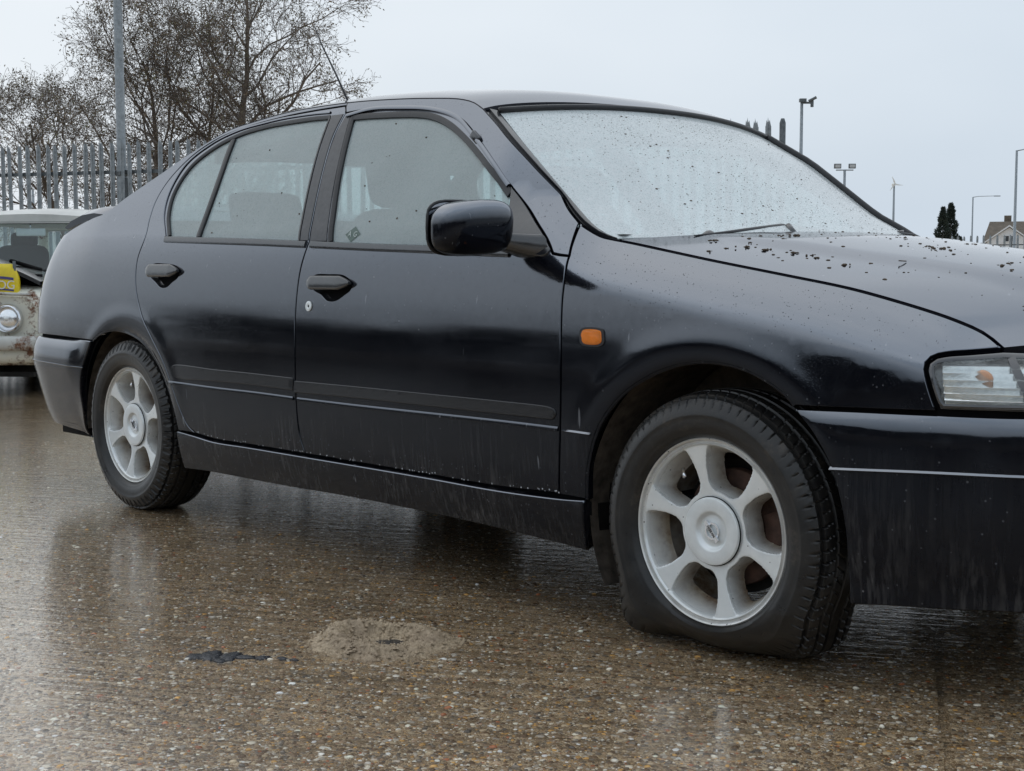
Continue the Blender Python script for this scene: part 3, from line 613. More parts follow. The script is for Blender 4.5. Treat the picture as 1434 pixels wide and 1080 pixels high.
mir(panel('pillar_cover',[outline([(-1.5674,0.9355),(-1.6255,1.0921),(-1.676,1.2281),(-1.7107,1.3291)],[(-1.7107,1.3291),(-1.6498,1.3286)],[(-1.6498,1.3286),(-1.6411,1.2573),(-1.5826,1.0946),(-1.5264,0.9349)],[(-1.5264,0.9349),(-1.5674,0.9355)])],pb,door_r,lift=.002,gap=0,depth=.006,rnd=.001,step=.02))
mir(panel('pillar_cover',[outline([(-1.5144,0.9326),(-1.5717,1.0898),(-1.6271,1.2541),(-1.629,1.3223)],[(-1.629,1.3223),(-1.6028,1.3178)],[(-1.6028,1.3178),(-1.5337,1.164),(-1.4771,1.0328),(-1.4311,0.9315)],[(-1.4311,0.9315),(-1.5144,0.9326)])],pb,door_f,lift=.002,gap=0,depth=.006,rnd=.001,step=.02))
# door mirror plinth
mir(panel('mirror_plinth',[outline([(-0.7347,1.0608),(-0.6218,0.9841),(-0.5429,0.9294),(-0.5048,0.8977)],[(-0.5048,0.8977),(-0.51,0.884),(-0.5289,0.8807)],[(-0.5289,0.8807),(-0.5846,0.888),(-0.6399,0.8937)],[(-0.6399,0.8937),(-0.7347,1.0608)])],'plastic',door_f,lift=.006,gap=.001,depth=.012,step=.015))
# handles
def handle(door,rec,cx,cz,wid,hgt):
    """bowl behind a hinged grip; rec = hole outline"""
    ca,cb=rec.mean(0)
    rings=[];ks=((1.0,0.0),(.93,.010),(.75,.022),(.45,.028),(.0,.029))
    V=[];n=len(rec)
    for k,d in ks:
        q=np.array([ca,cb])+(rec-[ca,cb])*max(k,.01); V.append(P(q[:,0],q[:,1])-N(q[:,0],q[:,1])*(d+.001))
    Fc=grid_faces(len(ks),n,True); mb=MB(); mb.add(np.concatenate(V),Fc); hb=mb.build('handle_bowl','plastic',door); mir(hb)
    # grip: rounded bar with a blunt chamfered front end
    V=[];Fc=[];nx=26;na=16
    for i in range(nx):
        t=i/(nx-1); uu=cx+wid*(t-.5)
        e=min(1,(t+.02)/.08)**.5 if t<.08 else (min(1,(1-t+.01)/.26)**.55 if t>.76 else 1)
        for j in range(na):
            a=2*math.pi*j/na; ca_,sa=math.cos(a),math.sin(a)
            sq=lambda v:math.copysign(abs(v)**.55,v)
            dz=hgt*.5*e*sq(ca_); out=.010+.0095*(.55+.45*e)*sq(sa)
            q=P(uu,cz+dz)+N(uu,cz+dz)*out; V.append(tuple(q))
    for i in range(nx-1):
        for j in range(na): Fc.append((i*na+j,i*na+(j+1)%na,(i+1)*na+(j+1)%na,(i+1)*na+j))
    Fc+=[tuple(range(na)),tuple((nx-1)*na+j for j in range(na))]
    mb=MB(); mb.add(V,Fc)
    # thin pressed line along the grip
    V=[]
    for (a,b,h) in ((-.30,.22,.0205),(.22,.22,.0205),(.22,.12,.0205),(-.30,.12,.0205)):
        q=P(cx+wid*a,cz+hgt*b)+N(cx,cz)*h; V.append(tuple(q))
    g=mb.build('door_handle','plastic',door,auto=55); mir(g)
HF=(-1.3771,0.8104); HR=(-2.3452,0.8436)
handle(door_f,RECF,HF[0]+.004,HF[1],0.2007,0.0406)
handle(door_r,RECR,HR[0]+.003,HR[1],0.2081,0.0432)
def disc_on(name,u,z,r,h,m,parent,prof=None,n=24):
    c=P(u,z); nn=N(u,z); q=Vector(tuple(nn)).to_track_quat('Z','Y').to_matrix(); mb=MB(); mb.lathe(prof or [(0,h),(r*.8,h),(r,h*.7),(r,-.004)],n=n)
    mb.V=[tuple(Vector(tuple(c))+q@Vector(v)) for v in mb.V]; return mb.build(name,m,parent,auto=45)
LK=(-1.4717,0.7434)
lk=disc_on('door_lock',LK[0],LK[1],.0150,.004,'cap',door_f,[(0,.0015),(.004,.0015),(.0045,.003),(.011,.0045),(.0150,.0030),(.0150,-.004)]); mir(lk)
mir(disc_on('key_slot',LK[0],LK[1],.0030,.0030,'dark',door_f,[(0,.0026),(.003,.0026),(.003,0)]))
# side indicator
SI=outline([(-0.3678,0.6973),(-0.3668,0.7106),(-0.3559,0.7159),(-0.3034,0.7159),(-0.2917,0.7114),(-0.2883,0.7001),(-0.2868,0.6839),(-0.293,0.6771),(-0.3062,0.6733),(-0.3542,0.6746),(-0.364,0.6809),(-0.3678,0.6973)],step=.004)
mk=panel('side_indicator',[SI],'rubber',fender,lift=.003,gap=0,rnd=.001,step=.008,depth=.005); mir(mk)
c_=SI.mean(0); mir(panel('indicator_lens',[c_+(SI-c_)*.80],'orange',fender,lift=.005,gap=0,rnd=.002,step=.005,dome=round_dome(.007,.012),depth=.006))
# black filler cap circle is on the far side; dark inner shell behind every gap
def arc(cx,cz,r,a0,a1,n=24): return [(cx+r*math.cos(rad(a0+(a1-a0)*i/n)),cz+r*math.sin(rad(a0+(a1-a0)*i/n))) for i in range(n+1)]
shell=outline(_tt,T_PIL,A_BASE,SHUT_B,[SHUT_B[-1],(.9,.70),(UFRONT-.01,.70)],[(UFRONT-.01,.70),(UFRONT-.01,.24)],[(UFRONT-.01,.24),(.42,.24)],[(.42,.24),(.40,.30)],arc(.01,.30,.385,0,180),[(-.375,.30),(-.375,.22)],[(-.375,.22),(-2.20,.22)],arc(-2.6,.29,.375,0,180),[(-2.975,.29),(-2.98,.27),(UREAR+.01,.30)],[(UREAR+.01,.30),(UREAR+.01,.975)],step=.03)
holes=[offset(gf if area(gf)>0 else gf[::-1],.004)[::-1],offset(gr if area(gr)>0 else gr[::-1],.004)[::-1]]
P2,T=tri2d([shell if area(shell)>0 else shell[::-1]]+holes,.06)
V=P(P2[:,0],P2[:,1])-N(P2[:,0],P2[:,1])*.017
mir(mesh('inner_shell',V,T,'dark',CAR,True))
# ---- roof, screens, bonnet: sheets carried across the car between the two sides
EW=[(-0.9268,0.5935,1.2758),(-0.781,0.6433,1.1827),(-0.6731,0.6598,1.1005),(-0.5809,0.6722,1.0296),(-0.5443,0.6787,1.0034),(-0.4758,0.7012,0.9625),(-0.4302,0.7038,0.9356),(-0.4014,0.6993,0.9248)]
def across(near,bow,crown,pw=2.6,nv=41,name='roof',m='paint',thick=.014,extra=None,parent=CAR,fillet=.0):
    near=np.asarray(near); n=len(near); v=np.sin(np.linspace(-1,1,nv)*math.pi/2); V=np.zeros((n,nv,3))
    for i in range(n):
        x,w,z=near[i]; sh=1-np.abs(v)**2; sc=1-np.abs(v)**pw
        V[i,:,0]=x+bow[i]*sh; V[i,:,1]=v*w; V[i,:,2]=z+crown[i]*sc+fillet*(1-np.abs(v)**18)
    if extra is not None: V=extra(V)
    base=V.reshape(-1,3); Fc=grid_faces(n,nv)
    # rolled edge: boundary ring dropped by thick
    ring=[j for j in range(nv)]+[i*nv+nv-1 for i in range(1,n)]+[(n-1)*nv+j for j in range(nv-2,-1,-1)]+[i*nv for i in range(n-2,0,-1)]
    cen=base.mean(0); B=base[ring]; b0=len(base); 
    low=B-np.array([0,0,thick]); V2=np.concatenate([base,low]); k=len(ring)
    for i in range(k): Fc.append((ring[i],ring[(i+1)%k],b0+(i+1)%k,b0+i))
    mb=MB(); mb.add(V2,Fc); o=mb.build(name,m,parent,recalc=False,auto=40)
    # outward normals up
    me=o.data; 
    if sum(p.normal.z for p in me.polygons)<0: me.flip_normals()
    return o
Tn=np.array([P(*q) for q in smooth_curve(T_ROOF,.03)])                # front -> rear
rearT=np.array([P(*q) for q in smooth_curve(T_REAR,.03)])[::-1]
Tn=np.array([(q[0],-q[1],q[2]) for q in Tn]); rearT=np.array([(q[0],-q[1],q[2]) for q in rearT])
WS_TOPZ=.032; WS_BOW=.085
nroof=int(np.searchsorted(-Tn[:,0],2.42))
s_=np.linspace(0,1,nroof); bow=WS_BOW*(1-s_)**1.5-.05*s_**3; crown=WS_TOPZ+.012*np.sin(np.pi*np.clip(s_*1.4,0,1))*1+.0*s_
roof=across(Tn[:nroof]+np.array([0,.0,.0]),bow,crown,3.2,name='roof',fillet=.006)
M['lining']=plain('headlining_cloth',(.30,.31,.31),.9,0,80,.1,0)
across(Tn[:nroof]-np.array([0,.020,.030]),bow-.02,crown-.004,3.0,name='headlining',m='lining',thick=.05)
rw=np.concatenate([Tn[nroof:],rearT[1:]]); k=int(np.searchsorted(-rw[:,0],3.12))
rwin=across(rw[:k]+np.array([0,-.012,.0]),np.linspace(-.05,-.10,k),np.linspace(WS_TOPZ,.05,k),3.0,name='rear_window',m='glass',fillet=.004)
rest=rw[k-1:]; rest=rest[rest[:,1]>.05]; kk=len(rest)
hatch=across(rest,np.linspace(-.10,-.02,kk),np.linspace(.05,.004,kk),3.0,name='tailgate',fillet=.004)
# tail spoiler on the tailgate
def spoiler():
    V=[];n=33
    prof=[(-3.06,1.03),(-3.12,1.086),(-3.20,1.096),(-3.31,1.088),(-3.42,1.055),(-3.48,1.016),(-3.455,1.006),(-3.32,1.040),(-3.18,1.030)]
    for j in range(n):
        v=-1+2*j/(n-1); w=.655
        e=(1-abs(v)**12)**.5*.35+.65
        for a,b in prof: V.append((-3.26+(a+3.26)*(.75+.25*e)-.10*(1-v*v),v*w,1.015+(b-1.015)*e+.018*(1-v*v)))
    k=len(prof); Fc=[]
    for j in range(n-1):
        for i in range(k): Fc.append((j*k+i,j*k+(i+1)%k,(j+1)*k+(i+1)%k,(j+1)*k+i))
    Fc+=[tuple(range(k)),tuple((n-1)*k+i for i in range(k))]
    mb=MB(); mb.add(V,Fc); return mb.build('rear_spoiler','paint',CAR,auto=60)
spoiler()
E_=resample([(a,b,c) for a,b,c in EW],.04); nE=len(E_); s_=(E_[:,2]-E_[0,2])/(E_[-1,2]-E_[0,2])
bowE=WS_BOW+(.20-WS_BOW)*s_; crE=WS_TOPZ*(1-s_)+.012*s_
screen=across(E_,bowE,crE,2.3,nv=61,name='windscreen',m='screen',thick=.002)
def edge_trim(name,A,B,m,parent=CAR,rise=.004):
    """strip lofted between two 3-D lines"""
    A=resample(A,.03);B=resample(B,.03); n=max(len(A),len(B)); 
    def rs(L): 
        s=np.r_[0,np.cumsum(np.linalg.norm(np.diff(L,axis=0),axis=1))]; t=np.linspace(0,s[-1],n); return np.stack([np.interp(t,s,L[:,k]) for k in range(3)],1)
    A,B=rs(A),rs(B); rows=[]
    for t,h in ((-.02,-.012),(0,0),(.12,-.007),(.30,-.007),(.42,rise),(.85,rise),(1.0,.002),(1.04,-.004)): rows.append(A+(B-A)*t+np.array([0,-.3,.95])*h)
    V=np.concatenate(rows); mb=MB(); mb.add(V,grid_faces(len(rows),n)); return mb.build(name,m,parent,auto=45)
TA=np.array([P(*q) for q in np.concatenate([smooth_curve(T_PIL),smooth_curve(A_BASE)[1:]])])
EB=np.array([(a,-b,c) for a,b,c in E_])
mir(edge_trim('screen_pillar_trim',TA,EB,'trim'))
mb=MB(); mb.tube([(a,b+.002,c+.006) for a,b,c in E_],.0125,8); mb.build('screen_side_seal','rubber',CAR,auto=60)
# black strip along the top and the foot of the windscreen
def cross_line(x,w,z,bow,cr,pw,dz=0,dx=0,n=41):
    v=np.linspace(-1,1,n); return [(x+dx+bow*(1-a*a),a*w,z+dz+cr*(1-abs(a)**pw)) for a in v]
mb=MB(); mb.tube(cross_line(E_[0,0],E_[0,1]+.004,E_[0,2],WS_BOW,WS_TOPZ,2.3,.004,.004),.0085,8); mb.build('screen_top_seal','rubber',CAR)
# bonnet
SB=np.array([P(*q) for q in smooth_curve(SHUT_B,.03)]); SBn=np.array([(q[0],-q[1],q[2]) for q in SB])
nB=len(SBn); s_=np.linspace(0,1,nB)
def bulge(V):
    w=np.abs(V[:,:,1]); s=np.linspace(0,1,V.shape[0])[:,None]; edge=.50-.10*s
    V[:,:,2]+=.010*sstep(edge+.035,edge-.035,w)*np.minimum(1,s*6)
    return V
inb=SBn-np.stack([0*s_,.004+0*s_,-.0005+0*s_],1)
bonnet=across(inb,.17+.09*s_,BON_C:=.026+.003*np.sin(math.pi*np.clip(s_,0,1)**.9)+.008*s_,2.2,nv=61,name='bonnet',thick=.02,extra=bulge)
mb=MB(); 
V=[];_x0,_w0,_z0=SBn[0]
for dx,dz in ((-.30,-.045),(-.05,-.030),(.04,-.03)):
    V+=cross_line(_x0,_w0-.004,_z0,.17,BON_C[0],2.2,dz,dx)
mb.add(V,grid_faces(3,41)); mb.build('scuttle_panel','plastic',CAR)
# nose: sheet closing the front between bonnet and bumper, lamps and grille set into it
hl=outline([HL_SIDE[-1]]+[tuple(p) for p in HL_SIDE[::-1]][1:],[SHUT_B[-1],(.75,.700),(.95,.700),(1.12,.698)],[(1.12,.698),(1.10,.60)],[(1.10,.600),(.9,.590),(.75,.586),HL_SIDE[-1]],step=.012)
lampbox=panel('headlamp',[hl],'trim',CAR,lift=-.014,gap=.003,rnd=.003,depth=.03); mir(lampbox)
UL,ZLt,ZLb=0.5332,0.6859,0.5902
US=0.6759
def ribs_panel(name,u0a,u0b,u1a,u1b,z0,z1,n,m,parent,lift=-.010,amp=.010,nu=10):
    """stepped reflector: n horizontal facets between slanted ends"""
    V=[];rows=[]
    for k in range(n):
        for q in (0,1):
            zz=z0+(z1-z0)*(k+q)/n; rows.append((zz,lift+(amp if q==0 else 0)))
    for zz,h in rows:
        t=(zz-z0)/(z1-z0); ua=u0a+(u0b-u0a)*t; ub=u1a+(u1b-u1a)*t
        for j in range(nu+1):
            uu=ua+(ub-ua)*j/nu; q=P(uu,zz)+N(uu,zz)*h; V.append(tuple(q))
    mb=MB(); mb.add(V,grid_faces(len(rows),nu+1)); return mb.build(name,m,parent,smooth=False)
mir(ribs_panel('indicator_reflector',UL+.016,UL+.004,US+.028,US-.020,ZLb+.004,ZLt-.004,7,'reflector',lampbox))
mir(ribs_panel('main_reflector',US+.045,US-.004,1.08,1.09,ZLb+.004,ZLt-.004,5,'reflector',lampbox,nu=16))
bb=(0.6155,0.6512); q=P(bb[0],bb[1])-N(*bb)*.013
mb=MB(); mb.lathe([(0,.017),(.009,.014),(.013,.006),(.014,-.004),(.011,-.012),(.0,-.017)],axis='y',n=18); mb.V=[(v[0]*1.5+q[0],v[1]*.5+q[1],v[2]*1.5+q[2]) for v in mb.V]
M['amberbulb']=plain('amber_bulb',(.60,.33,.20),.3,0,60,.1,0); mir(mb.build('indicator_bulb','amberbulb',lampbox))
def lens_mat():
    m=bpy.data.materials.new('ribbed_clear_lens'); m.use_nodes=True; nt=m.node_tree; nt.nodes.clear(); L=nt.links.new
    out=nd(nt,'ShaderNodeOutputMaterial'); tr=nd(nt,'ShaderNodeBsdfTransparent'); gl=nd(nt,'ShaderNodeBsdfGlossy',Roughness=.08); df=nd(nt,'ShaderNodeBsdfDiffuse'); df.inputs[0].default_value=(.75,.78,.76,1); tr.inputs[0].default_value=(.93,.96,.95,1)
    co=coords(nt,(1,1,1)); v=vor(nt,co,170); h=ramp(nt,v.outputs['Distance'],[(.1,0.0),(.6,1.0)]); b=nd(nt,'ShaderNodeBump',Strength=.6,Distance=.002); L(h,b.inputs['Height']); L(b.outputs[0],gl.inputs['Normal'])
    fr=fres(nt,.05,b.outputs[0],.6)
    n=noise(nt,co,18,4,.6); m1=nd(nt,'ShaderNodeMixShader'); L(mth(nt,'MULTIPLY',ramp(nt,n.outputs[0],[(.4,.05),(.7,.22)]),1.0),m1.inputs[0]); L(tr.outputs[0],m1.inputs[1]); L(df.outputs[0],m1.inputs[2])
    m2=nd(nt,'ShaderNodeMixShader'); L(fr,m2.inputs[0]); L(m1.outputs[0],m2.inputs[1]); L(gl.outputs[0],m2.inputs[2]); L(m2.outputs[0],out.inputs[0]); return m
M['lens']=lens_mat()
hc=hl.mean(0); hl_in=offset(hl if area(hl)>0 else hl[::-1],.012)
P2,T=tri2d([hl_in],.02); NNn=N(P2[:,0],P2[:,1]); V=P(P2[:,0],P2[:,1])+NNn*(.002*np.clip(dist_to(P2,hl_in)/.02,0,1)-.002)[:,None]; mir(mesh('lamp_lens',V,T,'lens',lampbox,True,NNn))
mir(sweep('lamp_rim',np.vstack([hl_in,hl_in[:1]]),[(-.004,-.012),(-.004,-.001),(0,.001),(.004,-.001),(.004,-.012)],'trim',lampbox,closed=False,step=.012))
mir(sweep('lamp_divider',[(US+.036,ZLb),(US-.012,ZLt)],[(-.008,-.012),(-.008,.0),(.008,.0),(.008,-.012)],'trim',lampbox))
# grille between the lamps
mir(panel('grille_surround',[outline([(1.13,.60),(1.13,.70)],[(1.13,.70),(UFRONT,.70)],[(UFRONT,.70),(UFRONT,.60)],[(UFRONT,.60),(1.13,.60)])],'dark',CAR,lift=-.01,step=.03))
for k in range(4): mir(sweep('grille_bar',[(1.14,.615+k*.023),(1.3,.615+k*.023),(UFRONT,.615+k*.023)],[(-.004,-.012),(-.003,.004),(.003,.004),(.004,-.012)],'plastic',CAR))
# tail lamps (round the corner, just out of sight)
red=plain('red_lens',(.35,.01,.01),.15,0,60,.1,.1)
mir(panel('tail_lamp',[outline([(-3.62,.66),(-3.62,.86)],[(-3.62,.86),(-3.9,.86)],[(-3.9,.86),(-3.9,.66)],[(-3.9,.66),(-3.62,.66)])],red,CAR,lift=.006,step=.03))
# roof joint line and aerial
mir(sweep('roof_joint',[(-1.6701,1.37),(-1.6584,1.3525),(-1.6473,1.3376)],[(-.0015,-.002),(-.001,.0007),(.001,.0007),(.0015,-.002)],'rubber',side,step=.004))
ab=(-1.8532,-0.42,1.4009)
mb=MB(); mb.tube([(ab[0],ab[1],ab[2]-.03),ab,(-1.919,-0.42,1.4952),(-1.998,-0.42,1.5997),(-2.0338,-0.42,1.6604)],[.007,.004,.0032,.0026,.002],8); aer=mb.build('aerial','rubber',CAR)
# clip on the front door frame
cl=(-0.9323,1.2006); mb=MB(); q=P(*cl)+N(*cl)*.006; mb.box(tuple(q),(.035,.012,.022),Matrix.Rotation(rad(40),3,'Y')); mb.build('frame_clip','trim',door_f,bevel=.003)
# door mirror
def mirror():
    V=[];nu,nv=36,28
    cx,cy,cz=MCX,MCY,MCZ=-.613,-.975,.950
    for i in range(nv):
        b=-math.pi/2+math.pi*i/(nv-1)
        for j in range(nu):
            a=2*math.pi*j/nu
            sg=lambda v,p:math.copysign(abs(v)**p,v)
            X=sg(math.cos(b),.50)*sg(math.cos(a),.55); Y=sg(math.cos(b),.50)*sg(math.sin(a),.62); Z=sg(math.sin(b),.58)
            Z0=Z
            x=X*.052; y=Y*.112; z=Z*.066
            if X>0: x=X*.062*(1-.25*(Z0<0)*abs(Z0))
            else: x=X*.030
            z*=1-.10*(y<0)*abs(Y)
            z-=.006*Y*(-1)
            V.append((cx+x,cy+y,cz+z))
    mb=MB(); mb.add(V,grid_faces(nv,nu,True)); h=mb.build('door_mirror','paint',CAR,auto=80)
    # arm to the plinth
    mb=MB(); a=Vector((cx-.005,cy+.10,cz-.03)); p0=P(*(-0.5745,0.907)); 
    V=[]
    for k in range(7):
        t=k/6; c=a.lerp(Vector(tuple(p0)),t)+Vector((0,0,0)); hx=.032+.028*t*t; hz=.021+.010*t
        for j in range(16):
            an=2*math.pi*j/16; sg=lambda v:math.copysign(abs(v)**.6,v); V.append((c.x+hx*sg(math.cos(an)),c.y,c.z+hz*sg(math.sin(an))))
    mb.add(V,grid_faces(7,16,True)); mb.build('mirror_arm','plastic',h,auto=60)
    mb=MB(); pts=[]
    for j in range(29):
        an=2*math.pi*j/28; sg=lambda v,p:math.copysign(abs(v)**p,v); pts.append((cx-.03,cy+sg(math.cos(an),.5)*.108,cz+sg(math.sin(an),.55)*.064))
    mb.tube(pts,.004,6); mb.build('mirror_bezel','rubber',h)
    mb=MB(); mb.add([(cx-.033,)+p[1:] for p in pts[:-1]],[tuple(range(28))]); mb.build('mirror_glass','chrome',h)
    return h
mirror_o=mirror()
# wiper blades and arms
def wiper(x0,y0,ux,uy,L,hump):
    """arm root at the scuttle, blade resting on the glass foot"""
    rt=empty('wiper',(0,0,0),0,CAR)
    def on(x,y):   # height of windscreen foot / bonnet edge near there
        v=abs(y)/.68; return BON_C[0]*(1-v**2.2)+_z0
    pts=[]
    for k in range(13):
        t=k/12; x=x0+ux*L*t; y=y0+uy*L*t; pts.append((x,y,on(x,y)+.010+hump*math.sin(math.pi*t)**1.0))
    mb=MB(); mb.tube(pts,[.004+.006*math.sin(math.pi*k/12) for k in range(13)],6); mb.build('wiper_blade','rubber',rt)
    mb=MB(); c=pts[5]; mb.tube([(x0+.10,y0+.10,on(x0,y0)-.005),(c[0]+.06,c[1]+.02,c[2]+.012),(c[0],c[1],c[2]+.012)],[.012,.010,.006],8); mb.build('wiper_arm','plastic',rt)
    return rt
def blade(pts,rs,root,elbow):
    rt=empty('wiper',(0,0,0),0,CAR); pts=[tuple(p) for p in smooth_curve(pts,.02)]; n=len(pts); rr_=[float(np.interp(i/(n-1),np.linspace(0,1,len(rs)),rs)) for i in range(n)]
    mb=MB(); mb.tube(pts,rr_,8); mb.build('wiper_blade','rubber',rt,auto=60)
    mb=MB(); mb.tube([root,elbow,pts[int(n*.62)]],[.011,.009,.005],8); mb.build('wiper_arm','plastic',rt); return rt
blade([(-0.285,-0.5405,0.9319),(-0.285,-0.4221,0.9406),(-0.285,-0.2921,0.9498),(-0.285,-0.1708,0.9573),(-0.285,-0.0597,0.9555),(-0.285,0.0496,0.9497)],[.0015,.004,.008,.011,.005,.0015],(-0.24,-0.1955,0.9359),(-0.27,-0.1791,0.9605))
blade([(-0.36,0.2457,0.9461),(-0.36,0.3665,0.9519),(-0.36,0.4809,0.9536),(-0.36,0.5798,0.9508)],[.0015,.003,.006,.003],(-0.34,0.4759,0.9427),(-0.35,0.4996,0.9558))
for q in ((-0.3,-0.4648,0.9367),(-0.36,0.3036,0.951)):
    mb=MB(); mb.lathe([(0,.010),(.006,.009),(.018,.001),(.026,-.010)],q,n=12); mb.build('washer_cover','plastic',CAR)
# ------------------------------------------------------------------ wheels
def rim_mesh(parent,rot,name='rim'):
    nr,nt_=84,576; R0,R1=.070,.207
    rr=np.linspace(R0,.200,nr-6); rr=np.r_[rr,.2015,.203,.2045,.2060,.2070,.2072]; th=np.arange(nt_)*2*np.pi/nt_
    Rg,Tg=np.meshgrid(rr,th,indexing='ij')
    def smin(a,b,k=.008):
        h=np.clip(.5+.5*(b-a)/k,0,1); return b*(1-h)+a*h-k*h*(1-h)
    loc=(np.degrees(Tg-rot)%60)-30                        # 0 = centre of an opening, +-30 = spoke centre
    loc=loc
    ds=Rg*np.sin(np.radians(30-np.abs(loc)))
    w=.0128+.018*np.clip((Rg-.115)/.07,0,1)**1.8+.016*np.clip((.108-Rg)/.03,0,1)**1.3
    s1=smin(smin(ds-w,.187-Rg),Rg-.088)
    s2=smin(smin(ds-w-.0030,.168-Rg),Rg-.0915)
    t=np.where(s1>0,s1/(s1+np.maximum(-s2,0)+1e-6),0)
    dep=.058*t**.8
    # shallow crown of the spokes, dished towards the rim
    base=.004+.012*np.clip((.19-Rg)/.12,0,1)
    edge=np.exp(-np.clip(-s1,0,1)/.003)*.0012
    depth=np.where(s1>0,base+dep+.001,base+edge)
    lip=np.interp(Rg,[0,.1885,.1925,.1940,.1985,.2000,.203,.2055,.2070,.2072],[0,0,0,.005,.005,-.001,-.0030,-.001,.004,.012])
    k=sstep(.1875,.1925,Rg); depth=depth*(1-k)+lip*k+np.where(Rg>.2,0,0)
    depth=np.where(Rg>.1925,lip+.0,depth)
    V=np.stack([Rg*np.cos(Tg),depth,Rg*np.sin(Tg)],-1).reshape(-1,3)
    Fc=[];hole=(s2>0)
    for i in range(nr-1):
        for j in range(nt_):
            jj=(j+1)%nt_
            if hole[i,j] and hole[i+1,j] and hole[i,jj] and hole[i+1,jj]: continue
            Fc.append((i*nt_+j,(i+1)*nt_+j,(i+1)*nt_+jj,i*nt_+jj))
    # barrel behind
    b=len(V); prof=[(.2072,.012),(.200,.020),(.192,.030),(.186,.060),(.184,.150),(.180,.170)]
    B=[]
    for r_,h_ in prof:
        for j in range(72):
            a=2*np.pi*j/72; B.append((r_*np.cos(a),h_,r_*np.sin(a)))
    Fb=[(b+i*72+j,b+(i+1)*72+j,b+(i+1)*72+(j+1)%72,b+i*72+(j+1)%72) for i in range(5) for j in range(72)]
    V=np.concatenate([V,np.array(B)]); Fc+=Fb
    o=mesh(name,V,Fc,'rim',parent); o.data.set_sharp_from_angle(angle=rad(32))
    at=o.data.attributes.new('dirt','FLOAT','POINT'); d=np.zeros(len(V)); d[:nr*nt_]=np.clip(t*1.15,0,1).reshape(-1)+.35*(Rg.reshape(-1)>.190); d[nr*nt_:]=1; at.data.foreach_set('value',d.astype(np.float32))
    return o
def tyre_mesh(parent,hub,flat,mname,kind,name='tyre'):
    nt_=600
    side=[(.196,-.076),(.203,-.0835),(.209,-.090),(.214,-.0945),(.217,-.0970),(.219,-.0972),(.223,-.0995),(.232,-.1025),(.244,-.1040),(.252,-.1040),(.254,-.1050),(.257,-.1048),(.264,-.1025),(.272,-.1000),(.279,-.0965),(.285,-.0930),(.290,-.0890),(.295,-.0840),(.2985,-.0790),(.3015,-.0730)]
    tr=[(.3075-.006*(abs(y)/.072)**3,y) for y in np.linspace(-.070,.070,57)]
    prof=np.array(side+tr+[(r_,-y) for r_,y in side[::-1]]); m=len(prof)
    th=np.arange(nt_)*2*np.pi/nt_
    Rg=np.repeat(prof[:,0][None],nt_,0).copy(); Yg=np.repeat(prof[:,1][None],nt_,0).copy(); Tg=np.repeat(th[:,None],m,1)
    ay=np.abs(Yg); tread=(Rg>.2935)
    g=np.zeros_like(Rg)
    for y0,w in ((.018,.0045),(.050,.0040),(.0835,.0016)): g=np.maximum(g,(np.abs(ay-y0)<w)*.0065)
    n=74; ph=Tg*n/(2*np.pi)
    sl=(ph+ay*13.0)%1.0; shoulder=(ay>.052)
    g=np.maximum(g,(shoulder&(sl<.11)&(Rg>.274))*.0052)
    sl2=(ph*1.0+np.where(Yg>0,ay*22,-ay*22+.4))%1.0; g=np.maximum(g,((ay>.018)&(ay<=.052)&(sl2<.11))*.0045)
    if kind=='rear': g=np.maximum(g,((ay>.083)&(Rg>.268)&((ph*.8+.3)%1.0<.36))*.0055)
    else: g=np.maximum(g,((ay>.080)&(Rg>.288)&((ph*2)%1.0<.14))*.0035)
    Rg-=g*np.where(Rg>.2935,1,.0)
    Yg=np.where(Rg<=.2935,Yg-np.sign(Yg)*g,Yg)
    x=Rg*np.cos(Tg);z=Rg*np.sin(Tg)
    # carcass squashed on the ground
    h=hub-.0008; 
    low=np.clip((-z-h*(.80 if flat else .93))/(.3075-h*(.80 if flat else .93)),0,1)
    if flat:
        ph_=np.degrees(np.arctan2(x,-z)); kx=np.exp(-((np.abs(ph_)-43)/13)**2)*np.clip((Rg-.215)/.075,0,1)*np.where(ph_<0,.048,.014); x=x*(1+kx/Rg); z=z*(1+kx/Rg)
        dn=np.clip((-z-.14)/.15,0,1)*np.exp(-(x/.25)**4)                   # how far into the sagging bottom
        sw=np.clip((Rg-.205)/.055,0,1)*np.clip((.3075-Rg)/.020+.25,0,1)
        Yg=Yg+np.sign(Yg)*.016*dn*sw*np.where(x<0,np.clip(-x/.16,0,1),0)
        Yg=Yg+.115*dn*np.clip((Rg-.209)/.080,0,1)*np.clip(1-np.clip(-x-.10,0,1)/.20,0,1)
        kk=np.clip((Rg-.205)/.1,0,1)*dn; z=z+.010*kk*0
        x=x*(1+.030*np.clip((-z-.15)/.13,0,1)*np.clip((Rg-.22)/.08,0,1))
        # soft compress: everything under the limit folds to it
    lim=-h; k_=.030 if flat else .012
    zz=z.copy(); m_=z<lim+k_
    q=(lim+k_-z)[m_]; zz[m_]=lim+k_-k_*(1-np.exp(-q/k_))
    # the real bottom must touch the ground
    zz=np.where(m_,zz-(zz[m_].min()-lim if m_.any() else 0)*np.clip((lim+k_-zz)/k_,0,1),zz)
    V=np.stack([x,Yg,zz],-1).reshape(-1,3)
    Fc=[(i*m+j,((i+1)%nt_)*m+j,((i+1)%nt_)*m+j+1,i*m+j+1) for i in range(nt_) for j in range(m-1)]
    o=mesh(name,V,Fc,mname,parent); 
    if sum(p.normal.dot(Vector((p.center.x,0,p.center.z))) for p in list(o.data.polygons)[30:60])<0: o.data.flip_normals()
    o.data.set_sharp_from_angle(angle=rad(38)); return o
